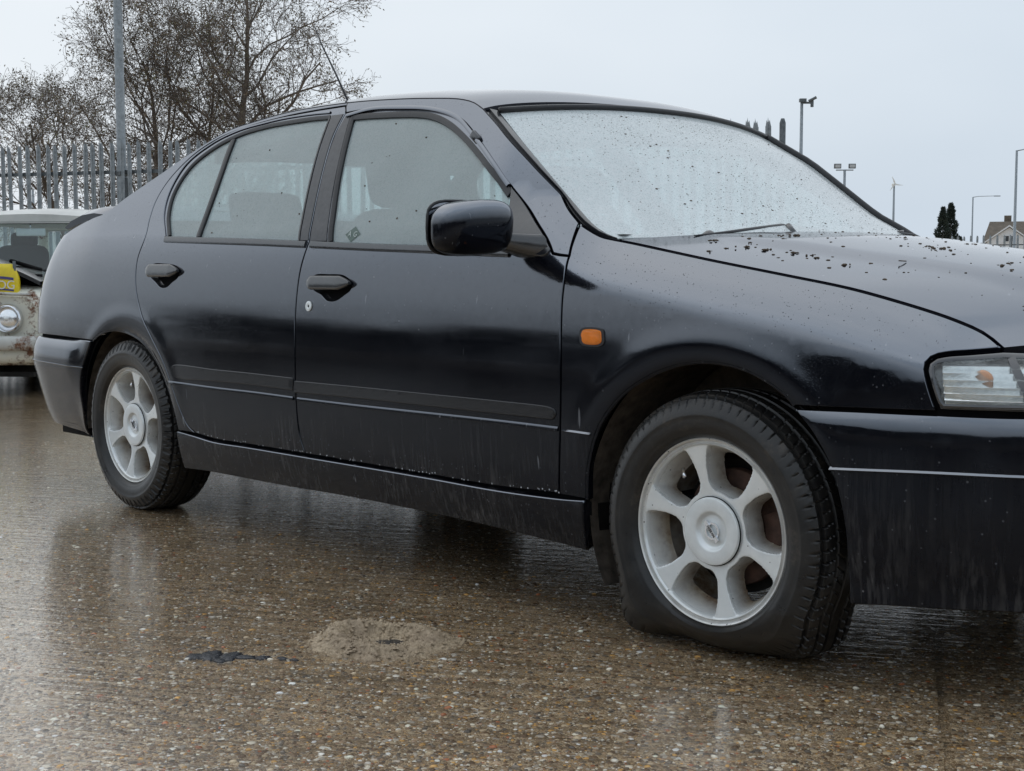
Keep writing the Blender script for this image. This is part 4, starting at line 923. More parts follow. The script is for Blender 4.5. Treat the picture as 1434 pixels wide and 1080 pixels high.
def text_mesh(txt,size,depth,m,parent,mw,name='lettering'):
    cu=bpy.data.curves.new(name,'FONT'); cu.body=txt; cu.size=size; cu.extrude=depth; cu.align_x='CENTER'; cu.align_y='CENTER'
    to=bpy.data.objects.new(name,cu); COL.objects.link(to); dg=bpy.context.evaluated_depsgraph_get(); dg.update()
    me=bpy.data.meshes.new_from_object(to.evaluated_get(dg)); bpy.data.objects.remove(to); me.name=name; me.transform(mw)
    me.materials.clear(); return link(name,me,m,parent)
def wheel(x,yface,hub,rot,capa,flat,kind,first=None,lab=None):
    w=empty('wheel',(x,yface,hub),0,CAR)
    if lab: w['label']=lab
    rim=rim_mesh(w,rot)
    ty=tyre_mesh(w,hub,flat,'tyre',kind); 
    for v in ty.data.vertices: v.co.y+=.082
    mb=MB(); mb.lathe([(0,.0065),(.0200,.0065),(.0210,.0066),(.026,.0075),(.0335,.0085),(.0350,.0084),(.0375,.0070),(.0415,.0012),(.0425,.0002),(.0445,-.0006),(.047,-.0009),(.058,-.0010),(.0722,-.0010),(.0728,-.0008),(.0742,.0010),(.0750,.012)],(0,.006,0),'y',72); cap=mb.build('centre_cap','cap',w,auto=50)
    mb=MB(); mb.lathe([(.0748,.0085),(.0752,.0115),(.0760,.0115),(.0764,.0095)],(0,.002,0),'y',72); mb.build('cap_groove','dark',w)
    R=Matrix.Rotation(-capa,4,'Y')
    mb=MB(); mb.lathe([(.0150,.0125),(.0150,.0085),(.0195,.0085),(.0195,.0125)],(0,0,0),'y',40); mb.box((0,.0085,0),(.053,.006,.0092))
    mb.V=[tuple(R@Vector(v)) for v in mb.V]; mb.build('emblem','chrome',w,smooth=False)
    text_mesh('NISSAN',.0090,.0006,'rubber',w,R@Matrix.Translation((0,.0050,-.0003))@Matrix.Rotation(math.pi/2,4,'X'),'emblem_lettering')
    mb=MB(); mb.lathe([(0,.072),(.060,.072),(.062,.082),(.070,.086),(.128,.087),(.130,.090),(.130,.108),(.06,.11)],(0,0,0),'y',48); mb.build('brake_disc','disc',w,auto=40)
    mb=MB(); mb.lathe([(.150,.112),(.02,.114)],(0,0,0),'y',40); mb.build('dust_shield','under',w)
    for a in range(60):
        pass
    if not flat or True:
        mb=MB(); 
        for k in range(10):
            a=rad(-22+5*k)
            for rr_,dd in ((.098,.070),(.150,.070),(.150,.118),(.098,.118)): mb.V.append((rr_*math.cos(a),dd,rr_*math.sin(a)))
        mb.F=grid_faces(10,4,True)+[(0,1,2,3),(36,37,38,39)]; mb.build('brake_caliper','disc',w,bevel=0)
    a=rot+rad(30-5)  ; mb=MB(); c=Vector((math.cos(a)*.160,.030,math.sin(a)*.160)); d=Vector((math.cos(a)*-.022,-.010,math.sin(a)*-.022)); mb.tube([c,c+d*.6,c+d],[.0042,.0042,.0050],10); mb.build('tyre_valve','chrome',w)
    return w
HUBF=.284
w_fr=wheel(0.0066,-.832,HUBF,rad(103.6),rad(-50),True,'front',lab='flat front wheel, tyre sagging on the ground')
w_rr=wheel(-2.603,-.830,.3005,rad(80),rad(-42),False,'rear')
# far side pair: copies turned round
for w0 in (w_rr,):
    for x,hub in ((-2.603,.3005),(0,.3005)):
        c=w0.copy(); COL.objects.link(c); c.location=(x,.830,hub); c.rotation_euler=(0,0,math.pi)
        for ch in w0.children: d=ch.copy(); COL.objects.link(d); d.parent=c
# wheel housings, floor, interior
for ax,rr_,a1_ in ((.01,.372,210),(-2.6,.362,186)):
    mb=MB(); mb.lathe([(rr_,-.822),(rr_+.004,-.79),(rr_+.006,-.56),(.02,-.55)],(ax,0,.295),'y',40,rad(-4),rad(a1_)); mir(mb.build('wheel_arch_liner','liner',CAR,recalc=False,auto=40))
mb=MB(); 
for x0,x1,y in ((-3.35,-2.99,.74),(-2.99,-2.22,.545),(-2.22,-.36,.79),(-.36,.38,.545),(.38,.70,.70)): mb.box(((x0+x1)/2,0,.25),(x1-x0,2*y,.09))
mb.box((-1.2,0,.17),(2.6,.10,.09)); mb.box((-3.0,.3,.24),(.5,.22,.14)); mb.build('underbody','under',CAR,smooth=False)
mb=MB(); mb.box((-1.35,0,.32),(2.6,1.5,.04)); mb.box((-.42,0,.62),(.05,1.44,.55)); mb.box((-2.85,0,.62),(.06,1.44,.6)); mb.build('cabin_floor','dark',CAR,smooth=False)
mb=MB(); V=[]
for i in range(9):
    t=i/8
    for j in range(13):
        y=-.68+1.36*j/12; V.append((-.38-.50*t-.04*math.cos(y*2),y,.935-.035*t**2-(.10 if t>.95 else 0)))
mb.add(V,grid_faces(9,13)); mb.build('dashboard','plastic',CAR)
def rbox(c,d,p=.35,n=20,lean=0):
    V=[];m=n//2+2
    for i in range(m):
        b=-math.pi/2+math.pi*i/(m-1)
        for j in range(n):
            a=2*math.pi*j/n; sg=lambda v:math.copysign(abs(v)**p,v)
            z=sg(math.sin(b))*d[2]/2; V.append((c[0]+sg(math.cos(b))*sg(math.cos(a))*d[0]/2-lean*z,c[1]+sg(math.cos(b))*sg(math.sin(a))*d[1]/2,c[2]+z))
    return V,grid_faces(m,n,True)
def seat(x,y):
    s=empty('front_seat',(x,y,.34),0,CAR)
    for nm,c,d,le in (('seat_cushion',(.16,0,.10),(.50,.50,.16),0),('seat_back',(-.15,0,.40),(.16,.50,.60),.32),('headrest',(-.265,0,.785),(.10,.30,.17),.2)):
        mb=MB(); mb.add(*rbox(c,d,.4,24,le)); mb.build(nm,'seat',s)
    
    for q_ in (-.06,.06): mb=MB(); mb.tube([(-.24,q_,.66),(-.26,q_,.76)],.007,6); mb.build('headrest_post','chrome',s)
seat(-1.33,-.37); seat(-1.33,.37)
rs=empty('rear_seat',(-2.1,0,.34),0,CAR)
for nm,c,d,le in (('seat_cushion',(.12,0,.10),(.50,1.3,.16),0),('seat_back',(-.20,0,.40),(.15,1.3,.58),.30),('headrest',(-.31,-.38,.72),(.10,.27,.13),.2),('headrest',(-.31,.38,.72),(.10,.27,.13),.2)):
    mb=MB(); mb.add(*rbox(c,d,.35,28,le)); mb.build(nm,'seat',rs)
mb=MB(); 
mb.V=[];_k=32
for i in range(_k):
    a=2*math.pi*i/_k
    for j in range(8):
        b=2*math.pi*j/8; R_=.185+.014*math.cos(b); mb.V.append((-.86+.014*math.sin(b)+.35*R_*math.cos(a),-.37+R_*math.sin(a),.86+.92*R_*math.cos(a)))
mb.F=grid_faces(_k,8,True)+[((_k-1)*8+j,(_k-1)*8+(j+1)%8,(j+1)%8,j) for j in range(8)]; mb.box((-.84,-.37,.86),(.04,.34,.05)); mb.build('steering_wheel','plastic',CAR)
# sticker on the front door window
su,sv=(-1.3231,0.9522); mb=MB(); sw=.020
def on(du,dv,h): q=P(su+du,sv+dv)+N(su,sv)*(h-.007); return tuple(q)
M['sticker']=plain('sticker_green',(.10,.15,.13),.5,0,60,.1,0); M['stickerw']=plain('sticker_pale',(.55,.62,.60),.5,0,60,.1,0)
a_,b_=0.0722/2,0.0451/2
mb.add([on(-a_,0,.001),on(0,-b_,.001),on(a_,0,.001),on(0,b_,.001)],[(0,1,2,3)]); stk=mb.build('diamond_sticker','sticker',door_f,smooth=False)
nn=Vector(tuple(N(su,sv))); tx=Vector(tuple(P(su+.01,sv)-P(su-.01,sv))).normalized(); ty=nn.cross(tx)
def tm(du,dv,h): q=Vector(on(du,dv,h)); return Matrix(((tx.x,ty.x,nn.x,q.x),(tx.y,ty.y,nn.y,q.y),(tx.z,ty.z,nn.z,q.z),(0,0,0,1)))
text_mesh('A',b_*1.05,.0002,'stickerw',door_f,tm(-a_*.38,0,.002),'sticker_lettering'); text_mesh('G',b_*1.05,.0002,'stickerw',door_f,tm(a_*.36,-b_*.05,.002),'sticker_lettering')
# ---- far side of the car: mirrored copies
far={}
for o in MIRROR:
    c=o.copy(); COL.objects.link(c); far[o]=c
    if o.parent is CAR or o.parent is None: c.parent=CAR; c.scale=(1,-1,1)
    else: c.parent=far[o.parent]
# ---- dead moss and dirt on the car
rnd=random.Random(5)
def surf_bonnet(x,y):
    w=abs(y)
    best=None
    dg=None
    ok,loc,nr,ix=bonnet.ray_cast(Vector((x,y,2)),Vector((0,0,-1))); return (loc,nr) if ok else (None,None)
def lump(loc,nr,r,h,seed,n=10):
    rr=random.Random(seed); q=nr.to_track_quat('Z','Y').to_matrix(); V=[];Fc=[]
    for k,(f,hh) in enumerate(((1.,-.001),(.82,.55),(.45,.9))):
        for j in range(n):
            a=2*math.pi*j/n; e=f*(1+rr.uniform(-.3,.3)); V.append(loc+q@Vector((r*e*math.cos(a),r*e*.75*math.sin(a),h*hh*(1+rr.uniform(-.3,.3)) if hh>0 else hh)))
    V.append(loc+q@Vector((0,0,h)))
    for k in range(2):
        for j in range(n): Fc.append((k*n+j,k*n+(j+1)%n,(k+1)*n+(j+1)%n,(k+1)*n+j))
    for j in range(n): Fc.append((2*n+j,2*n+(j+1)%n,3*n))
    return V,Fc
CL=[(-3.3352,3.2748,0.945,0.009),(-2.6878,2.6175,0.95,0.008),(-2.5087,2.5657,0.955,0.013),(-1.7652,1.621,0.957,0.008),(-3.2193,3.6737,0.955,0.012),(-1.0343,0.9213,0.965,0.014),(-4.1978,5.3299,0.955,0.012),(-0.9343,0.6843,0.96,0.01),(-1.4788,1.0156,0.955,0.011),(-0.5942,0.8914,0.95,0.01),(-5.3843,7.2658,0.95,0.012),(-7.2604,10.0538,0.95,0.009),(-64.7578,97.1765,0.94,0.011),(5.539,-8.728,0.92,0.012),(3.8131,-6.3741,0.915,0.011),(3.2899,-5.6732,0.91,0.009),(2.7885,-4.798,0.9,0.013),(2.4467,-4.215,0.89,0.014),(8.0896,-15.184,0.93,0.013),(-5306.4358,10110.2354,0.93,0.012),(6.9566,-12.4797,0.93,0.013),(7.5486,-14.1973,0.93,0.009),(0.1769,-0.221,0.93,0.012),(3.7975,-6.4385,0.91,0.008),(3.7866,-6.2429,0.915,0.007)]
bpy.context.view_layer.update()
cn=0
for (x,y,z,r_) in CL:
    ok,loc,nr,ix=bonnet.ray_cast(Vector((1.88656,-3.16247,.858215)),(Vector((x,y,z))-Vector((1.88656,-3.16247,.858215))).normalized())
    if not ok or loc.y>.6: loc,nr=surf_bonnet(x,y)
    if loc is None: continue
    if nr.z<0: nr=-nr
    mb=MB()
    for q_ in range(7):
        a=rnd.uniform(0,6.3); o_=abs(rnd.gauss(0,.75))*r_; mb.add(*lump(loc+Vector((o_*math.cos(a),o_*math.sin(a)*1.4,0)),nr,r_*rnd.uniform(.18,.50),r_*rnd.uniform(.10,.28),cn*9+q_,7)) 
    o=mb.build('moss_clump','moss'); cn+=1
    tag(o,'small dark dead moss clump on the wet black bonnet','moss','dead moss clumps scattered on the bonnet')
mb=MB(); k=0
for i in range(760):
    x,y=rnd.uniform(-.2,.85),rnd.uniform(-.62,.62); 
    if i>330: cx_,cy_=CL[rnd.randrange(len(CL))][:2]; x,y=cx_+rnd.gauss(0,.035),cy_+rnd.gauss(0,.045)
    loc,nr=surf_bonnet(x,y)
    if loc is None: continue
    if nr.z<0: nr=-nr
    r_=rnd.choice((.0014,.002,.0028,.004,.0055)); mb.add(*lump(loc,nr,r_,r_*.35,i,6))
for i in range(3):
    x,y=rnd.uniform(0,.7),rnd.uniform(-.6,.3); loc,nr=surf_bonnet(x,y)
    if loc is None: continue
    a=rnd.uniform(0,6.3); L_=rnd.uniform(.01,.03); mb.tube([tuple(loc+Vector((0,0,.002))),tuple(loc+Vector((L_*math.cos(a),L_*math.sin(a),.003)))],.0012,4)
tag(mb.build('bonnet_debris','moss'),'scattered dark specks, twigs and moss crumbs over the bonnet','debris',kind='stuff')
mb=MB()
for i in range(1700):
    x,y=rnd.uniform(-1.0,-.15),rnd.triangular(-.62,.62,-.25); ok,loc,nr,ix=screen.ray_cast(Vector((x,y,2)),Vector((0,0,-1)))
    if not ok: continue
    if nr.z<0: nr=-nr
    r_=rnd.choice((.0010,.0012,.0014,.002,.0022,.0045 if i%9==0 else .001)); mb.add(*lump(loc,nr,r_,r_*.4,i,5))
tag(mb.build('windscreen_debris','moss'),'dark specks and crumbs stuck all over the misted windscreen','debris',kind='stuff')
mb=MB()
for i in range(34):
    u_=rnd.uniform(-2.2,-.7); z_=rnd.uniform(.97,1.3)
    q=P(u_,z_)-N(u_,z_)*.006
    if not (inside(np.array([[u_,z_]]),gf)[0] or inside(np.array([[u_,z_]]),gr)[0]): continue
    r_=rnd.choice((.0015,.002,.0035)); mb.add(*lump(Vector(tuple(q)),Vector(tuple(N(u_,z_))),r_,r_*.4,i,6))
tag(mb.build('side_window_debris','moss'),'few dark crumbs stuck to the misted side windows','debris',kind='stuff')

# ---- standing raindrops: real beads on the wet paint
M['bead']=plain('water_bead',(.012,.013,.016),.03,0,60,.1,0,.5,1.5)
def bead(V,Fc,c,nr,r_):
    n=6; q=nr.to_track_quat('Z','Y').to_matrix(); b=len(V)
    for f_,h_ in ((1,0),(.78,.22)):
        for j in range(n): a=2*math.pi*j/n; V.append(tuple(c+q@Vector((r_*f_*math.cos(a),r_*f_*math.sin(a),r_*h_))))
    V.append(tuple(c+nr*r_*.34))
    for j in range(n): Fc.append((b+j,b+(j+1)%n,b+n+(j+1)%n,b+n+j)); Fc.append((b+n+j,b+n+(j+1)%n,b+2*n))
V=[];Fc=[]; rr_=np.random.default_rng(4)
cu=rr_.uniform(-3.3,.75,15000); cz=rr_.uniform(.66,1.36,15000)
skin=[(np.asarray(outline(SHUT_F,D_SAIL,D_TOPF,SEAM,SEAM2,D_BOTF)),[gf,RECF]),(np.asarray(outline(SEAM,SEAM2,D_BOTR,D_REAR,[D_REAR[-1],SEAM[0]])),[gr,RECR]),(np.asarray(outline(A_BASE,SHUT_B,HL_SIDE,FEN_BOT,ARCH_F[::-1],[ARCH_F[0],SHUT_F[0]],SHUT_F,SHUT_F2)),[SI]),(np.asarray(outline(_tt,T_PIL,SHUT_F2[::-1],D_SAIL,D_TOPF,[SEAM[0],D_REAR[-1]],D_REAR[::-1],[D_REAR[0],ARCH_R[0]],ARCH_R,[ARCH_R[-1],(-3.15,.596),(-3.40,.596),(-3.62,.594)],[(-3.62,.594),(UREAR,.594)],[(UREAR,.594),(UREAR,.975)])),[])]
pts=np.stack([cu,cz],1); ok=np.zeros(len(pts),bool)
for o_,hs in skin:
    k=inside(pts,offset(o_ if area(o_)>0 else o_[::-1],.008))
    for h_ in hs: k&=~inside(pts,offset(h_ if area(h_)<0 else h_[::-1],.012))
    ok|=k
pts=pts[ok]; keep=rr_.random(len(pts))<np.clip((pts[:,1]-.64)/.14,.05,1); pts=pts[keep]
Q=P(pts[:,0],pts[:,1]); NN=N(pts[:,0],pts[:,1])
for a,b_ in zip(Q,NN): bead(V,Fc,Vector(tuple(a-b_*.0002)),Vector(tuple(b_)),float(rr_.choice([.0006,.0008,.0010,.0014],p=[.45,.3,.17,.08])))
for i in range(0):
    x,y=rnd.uniform(-.36,.85),rnd.uniform(-.66,.62); loc,nr=surf_bonnet(x,y)
    if loc is None: continue
    if nr.z<0: nr=-nr
    bead(V,Fc,loc,nr,rnd.choice((.0008,.0010,.0013,.0018)))
me=bpy.data.meshes.new('raindrops'); me.from_pydata(V,[],Fc); me.polygons.foreach_set('use_smooth',[True]*len(Fc)); o=link('raindrops',me,'bead'); tag(o,'beads of rain standing on the doors, wing and bonnet of the black car','raindrops',kind='stuff')
# bright drips hanging along the foot of the doors
V=[];Fc=[]
for crv,n_ in ((D_BOTF,46),(D_BOTR,26)):
    c=smooth_curve(crv,.004)
    for _ in range(n_):
        q=c[rr_.integers(len(c))]; zz=q[1]+rr_.uniform(.003,.008); bead(V,Fc,Vector(tuple(P(q[0],zz))),Vector(tuple(N(q[0],zz))),rr_.uniform(.0012,.0026))
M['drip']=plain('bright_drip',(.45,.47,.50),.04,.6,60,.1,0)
me=bpy.data.meshes.new('drips'); me.from_pydata(V,[],Fc); me.polygons.foreach_set('use_smooth',[True]*len(Fc)); o=link('drips',me,'drip'); tag(o,'bright water drips hanging along the lower door edges of the black car','raindrops',kind='stuff')
# ------------------------------------------------------------------ ground
def sheet(name,poly,z,m,parent=None):
    n=len(poly); V=[(x,y,z) for x,y in poly]+[(x,y,z-.06) for x,y in poly]
    Fc=[tuple(range(n))]+[(i,n+i,n+(i+1)%n,(i+1)%n) for i in range(n)]
    mb=MB(); mb.add(V,Fc); return mb.build(name,m,parent,smooth=False)
mb=MB(); mb.add([(-1500,-1500,-.007),(1500,-1500,-.007),(1500,1500,-.007),(-1500,1500,-.007)],[(0,1,2,3)])
ground=mb.build('ground','ground',None,smooth=False); tag(ground,kind='structure')
JP=np.array([.207,-.229]); JD=np.array([.5223,-.8528]); JN=np.array([.8528,.5223])
rj=random.Random(3)
def edge_line(off,n=260,a=-7.,b=7.):
    return [tuple(JP+JD*t+JN*(off+rj.gauss(0,.0022)+.0015*math.sin(t*9))) for t in np.linspace(a,b,n)]
Ledge=edge_line(-.0085); Redge=edge_line(.0085)
def farp(t,s): return tuple(JP+JD*t+JN*s)
sl1=sheet('concrete_slab',[farp(-400,-400),farp(400,-400),farp(400,-.0085)]+Ledge[::-1]+[farp(-400,-.0085)],0,'ground',ground)
sl2=sheet('concrete_slab',[farp(-400,.0085)]+Redge+[farp(400,.0085),farp(400,400),farp(-400,400)],0,'ground',ground)
# exposed stones of the concrete, near the camera as real pebbles
def pebbles():
    g=np.random.default_rng(9); n=115000
    # wedge of ground between the camera and the car and a little beyond
    Z=2.2+ (g.random(n)**1.25)*4.6; px=g.uniform(-40,1480,n)
    X=CAMP[None]+FW[None]*Z[:,None]+RT[None]*((px-717)/1938.9*Z)[:,None]
    dj=np.abs((X-JP)@JN); u=.8526*X[:,0]+.5225*X[:,1]; v=-.5225*X[:,0]+.8526*X[:,1]; rg=np.sin(118*v+2*np.sin(9*v+.8*u)+1.2*np.sin(23*v-1.7*u))
    X=X[(dj>.012)&(g.random(n)<.85+.15*rg)]; n=len(X)
    r_=g.choice([.0022,.0032,.0044,.006,.0085],n,p=[.32,.32,.22,.11,.03]); asp=g.uniform(.6,1,n); an=g.uniform(0,6.28,n); h=r_*g.uniform(.15,.38,n)
    k=7; ring=np.arange(k)*2*np.pi/k; V=np.zeros((n,2*k+1,3)); jit=1+g.uniform(-.18,.18,(n,k))
    for q,(f_,hf) in enumerate(((1.0,-.05),(.70,.75))):
        lx=r_[:,None]*f_*jit*np.cos(ring); ly=r_[:,None]*asp[:,None]*f_*jit*np.sin(ring)
        V[:,q*k:(q+1)*k,0]=X[:,0:1]+lx*np.cos(an)[:,None]-ly*np.sin(an)[:,None]; V[:,q*k:(q+1)*k,1]=X[:,1:2]+lx*np.sin(an)[:,None]+ly*np.cos(an)[:,None]; V[:,q*k:(q+1)*k,2]=(h*hf)[:,None]+.0003
    V[:,2*k,:2]=X; V[:,2*k,2]=h+.0003
    a=np.arange(k); b=(a+1)%k
    tri=np.concatenate([np.stack([a,b,k+b],1),np.stack([a,k+b,k+a],1),np.stack([k+a,k+b,np.full(k,2*k)],1)])
    Fc=(tri[None]+(np.arange(n)*(2*k+1))[:,None,None]).reshape(-1,3)
    me=bpy.data.meshes.new('pebbles'); me.vertices.add(n*(2*k+1)); me.vertices.foreach_set('co',V.reshape(-1).astype(np.float32)); me.loops.add(len(Fc)*3); me.loops.foreach_set('vertex_index',Fc.reshape(-1).astype(np.int32)); me.polygons.add(len(Fc)); me.polygons.foreach_set('loop_start',np.arange(0,len(Fc)*3,3,dtype=np.int32)); me.update(calc_edges=True); me.polygons.foreach_set('use_smooth',[True]*len(Fc))
    pal=np.array([(.12,.075,.042),(.30,.21,.13),(.16,.13,.10),(.42,.33,.22),(.22,.15,.09),(.50,.29,.10),(.34,.30,.25),(.66,.60,.50),(.80,.76,.68),(.34,.13,.06),(.09,.075,.06)]); w=np.array([.15,.16,.13,.13,.13,.05,.09,.07,.03,.02,.04]); c=pal[g.choice(len(pal),n,p=w/w.sum())]*g.uniform(1.0,1.7,(n,1))
    col=np.concatenate([np.repeat(np.clip(c,0,1),2*k+1,0),np.ones((n*(2*k+1),1))],1); at=me.color_attributes.new('stone','FLOAT_COLOR','POINT'); at.data.foreach_set('color',col.reshape(-1).astype(np.float32))
    m,nt,p=mat('wet_pebble'); a_=nd(nt,'ShaderNodeAttribute'); a_.attribute_name='stone'; nt.links.new(a_.outputs['Color'],p.inputs['Base Color']); p.inputs['Roughness'].default_value=.22; p.inputs['IOR'].default_value=1.45
    o=link('pebbles',me,m,ground); o['kind']='stuff'
# dried cement splash with a sunken centre
m_,nt,p=mat('dried_cement'); co=coords(nt); n1=noise(nt,co,140,5,.7); n2=noise(nt,co,9,4,.6)
c1=ramp(nt,n1.outputs[0],[(.3,(.22,.155,.095)),(.5,(.47,.36,.235)),(.75,(.74,.58,.40))]); c2=mixc(nt,ramp(nt,n2.outputs[0],[(.4,0.0),(.7,.7)]),c1,(.30,.22,.15)); nt.links.new(c2,p.inputs['Base Color']); p.inputs['Roughness'].default_value=.5; bump(nt,p,n1.outputs[0],.9,.004)
M['cement']=m_
cx,cy=-0.5778,-1.2729
V=[];nr,na=44,180; rc=random.Random(8); ph=[rc.uniform(0,6.3) for _ in range(8)]
for i in range(nr):
    f_=i/(nr-1)
    for j in range(na):
        a=2*math.pi*j/na; R_=1+.12*math.sin(2*a+ph[0])+.06*math.sin(3*a+ph[1])+.035*math.sin(7*a+ph[2])+.03*math.sin(13*a+ph[3])+.03*math.sin(23*a+ph[4])+.02*math.sin(41*a+ph[5])
        lx,ly=f_*R_*.165*math.cos(a),f_*R_*.150*math.sin(a)
        x=cx+.735*lx-.677*ly; y=cy+.677*lx+.735*ly
        h=(.024*math.exp(-((f_-.60)/.17)**2)*(1+.45*math.sin(a-.9)+.12*math.sin(3*a+ph[6]))+.0045*max(0,1-f_)**.5*(f_>.22)+rc.gauss(0,.0013))*min(1,(1-f_)*8)-(.003 if f_>.99 else 0)
        V.append((x,y,h+.001))
mb=MB(); mb.add(V,grid_faces(nr,na,True))
for k in range(1300):
    v=V[int((rc.random()**.6)*nr)*na%len(V)+rc.randrange(na)] if rc.random()<.8 else V[(nr-1)*na+rc.randrange(na)]
    mb.add(*lump(Vector((v[0]+rc.gauss(0,.006),v[1]+rc.gauss(0,.006),v[2])),Vector((0,0,1)),rc.choice((.0018,.0028,.004,.006)),rc.uniform(.0012,.0035),k,6))
cs=mb.build('cement_splash','cement',recalc=False); tag(cs,'low crusted splash of dried cement on the wet concrete, hollow in the middle','cement splash')
m_,nt,p=mat('tar'); co=coords(nt); n1=noise(nt,co,120,4,.6); nt.links.new(ramp(nt,n1.outputs[0],[(.35,(.012,.014,.018)),(.75,(.045,.05,.06))]),p.inputs['Base Color']); p.inputs['Roughness'].default_value=.22; bump(nt,p,n1.outputs[0],.8,.004); M['tar']=m_
def blot(name,px,rx,ry,seed,m,h=.003,n=64):
    rr=random.Random(seed); ph=[rr.uniform(0,6.3) for _ in range(6)]; V=[]
    for f_,hh in ((1,-.003),(.93,.4),(.6,.9),(.01,1)):
        for j in range(n):
            a=2*math.pi*j/n; R_=1+.16*math.sin(2*a+ph[0])+.08*math.sin(3*a+ph[1])+.06*math.sin(7*a+ph[2])+.06*math.sin(13*a+ph[3])+.06*math.sin(23*a+ph[4])+.04*math.sin(29*a+ph[5])
            lx,ly=rx*R_*f_*math.cos(a),ry*R_*f_*math.sin(a); V.append((px[0]+.735*lx-.677*ly,px[1]+.677*lx+.735*ly,h*hh if hh>0 else hh))
    mb=MB(); mb.add(V,grid_faces(4,n,True)); return mb.build(name,m)
def many(name,items,m):
    tmp=[blot(name,p_,a_,b__,k_,m,h_) for (p_,a_,b__,k_,h_) in items]; V=[];Fc=[]
    for o in tmp:
        n0=len(V); V+=[tuple(v.co) for v in o.data.vertices]; Fc+=[tuple(i+n0 for i in f.vertices) for f in o.data.polygons]; bpy.data.objects.remove(o)
    return mesh(name,V,Fc,m)
tb=many('tar_blot',[((-0.7827,-1.6345),.022,.030,4,.0035),((-0.766,-1.6085),.030,.040,5,.0042),((-0.7318,-1.5804),.026,.035,6,.0040),((-0.7043,-1.5593),.022,.018,7,.0038),((-0.6725,-1.5337),.016,.020,8,.0036),((-0.6387,-1.5058),.013,.014,9,.0036),((-0.6112,-1.4927),.010,.009,11,.0036),((-0.7178,-1.6141),.014,.018,12,.0036)],'tar'); tag(tb,'glossy black blot of tar on the concrete beside the cement splash','tar blot')
tb=blot('tar_blot',(-0.5641,-1.2671),.050,.050,6,'tar',.0060); tag(tb,'dark grey puddle in the hollow of the cement splash','puddle')
mb=MB(); V=[]; _n=40
q0=np.array((-29.9232,6.9451))
mb.add([(-14,-9,.0024),(6,-9,.0024),(6,9,.0024),(-14,9,.0024)],[(0,1,2,3)]); wf_=mb.build('water_film','film',None,smooth=False); tag(wf_,kind='structure')
# ------------------------------------------------------------------ palisade fence and pole
CAMP=np.array([1.88656,-3.16247]); FW=np.array([-0.7325,0.6808]); RT=np.array([0.6809,0.7324]); RT/=np.linalg.norm(RT)
def g2(px,Z): return CAMP+FW*Z+RT*((px-717)/1938.9*Z)
pebbles()
def pale_mesh(w,h,t,pointed=True):
    mb=MB(); prof=[(-.5,.0),(-.30,.35),(-.12,.40),(0,.9),(.12,.40),(.30,.35),(.5,.0)]
    V=[];
    for zz,s in ((0,1),(h-.10,1)):
        for a,b in prof: V.append((a*w*s,-b*t,zz))
    k=len(prof)
    tips=[h-.10,h-.03,h-.06,h,h-.06,h-.03,h-.10] if pointed else [h]*7
    for (a,b),zz in zip(prof,tips): V.append((a*w*(.9),-b*t,zz))
    Fc=[(i*k+j,i*k+j+1,(i+1)*k+j+1,(i+1)*k+j) for i in range(2) for j in range(k-1)]
    mb.add(V,Fc); mb.add([(v[0],v[1]+.004,v[2]) for v in V],[f[::-1] for f in Fc])
    return mb
def fence(name,A,B,h,sp,label,postsp=2.75,rails=(.35,2.08),pw=.068,post_h=2.45,mname='galv'):
    A=np.array(A);B=np.array(B); L_=np.linalg.norm(B-A); a=math.atan2(B[1]-A[1],B[0]-A[0]); rt=empty(name,(A[0],A[1],0),a)
    me=None; n=int(L_/sp); rr=random.Random(int(L_*10))
    for i in range(n+1):
        if me is None: o=pale_mesh(pw,h,.030).build('pale',mname,rt,auto=30); me=o.data
        else: o=bpy.data.objects.new('pale',me); COL.objects.link(o); o.parent=rt
        o.location=(i*sp+rr.gauss(0,.004),-.02,rr.gauss(.05,.008)); o.rotation_euler=(0,rr.gauss(0,.008),rr.gauss(0,.06))
    for z in rails:
        mb=MB(); mb.box((L_/2,.022,z),(L_,.006,.05)); mb.box((L_/2,.045,z+.022),(L_,.05,.006)); mb.build('rail','galvd',rt,smooth=False)
    me=None; k=0
    while k*postsp<=L_+.1:
        if me is None:
            mb=MB(); mb.box((0,.075,post_h/2),(.05,.008,post_h)); mb.box((0,.125,post_h/2),(.05,.008,post_h)); mb.box((0,.10,post_h/2),(.008,.045,post_h)); o=mb.build('post','galvd',rt,smooth=False); me=o.data
        else: o=bpy.data.objects.new('post',me); COL.objects.link(o); o.parent=rt
        o.location=(k*postsp,0,0); k+=1
    tag(rt,label,'fence'); return rt
fence('palisade_fence',g2(-60,19.8),g2(1076,16.2),2.52,.1475,'tall grey steel palisade fence behind the cars and below the bare trees',rails=(.35,2.14))
end=g2(1092,16.15); mb=MB(); mb.tube([(end[0],end[1],0),(end[0],end[1],2.50),(end[0],end[1],2.55)],[.036,.036,.02],12); o=mb.build('gate_post','galvd',None,auto=50); tag(o,'round post at the right end of the palisade fence','post')
mb=MB(); pp=g2(176.5,19.0); mb.tube([(pp[0],pp[1],0),(pp[0],pp[1],2.2),(pp[0],pp[1],2.25),(pp[0],pp[1],8.5)],[.075,.072,.062,.055],16); pl=mb.build('pole','galv',None,auto=60); rt=pl; tag(pl,'tall grey steel pole rising in front of the fence and the trees','pole')
mb=MB(); mb.box((pp[0],pp[1],2.12),(.20,.16,.05)); mb.box((pp[0]+.03,pp[1]+.03,1.85),(.13,.10,.42)); mb.build('bracket','galvd',pl,smooth=False)
wp=g2(184,19.0); mb=MB(); mb.tube([(wp[0],wp[1],3.95),(wp[0]+.02,wp[1],4.4),(wp[0]-.01,wp[1],5.6)],.006,4); mb.build('cable','rubber',pl)
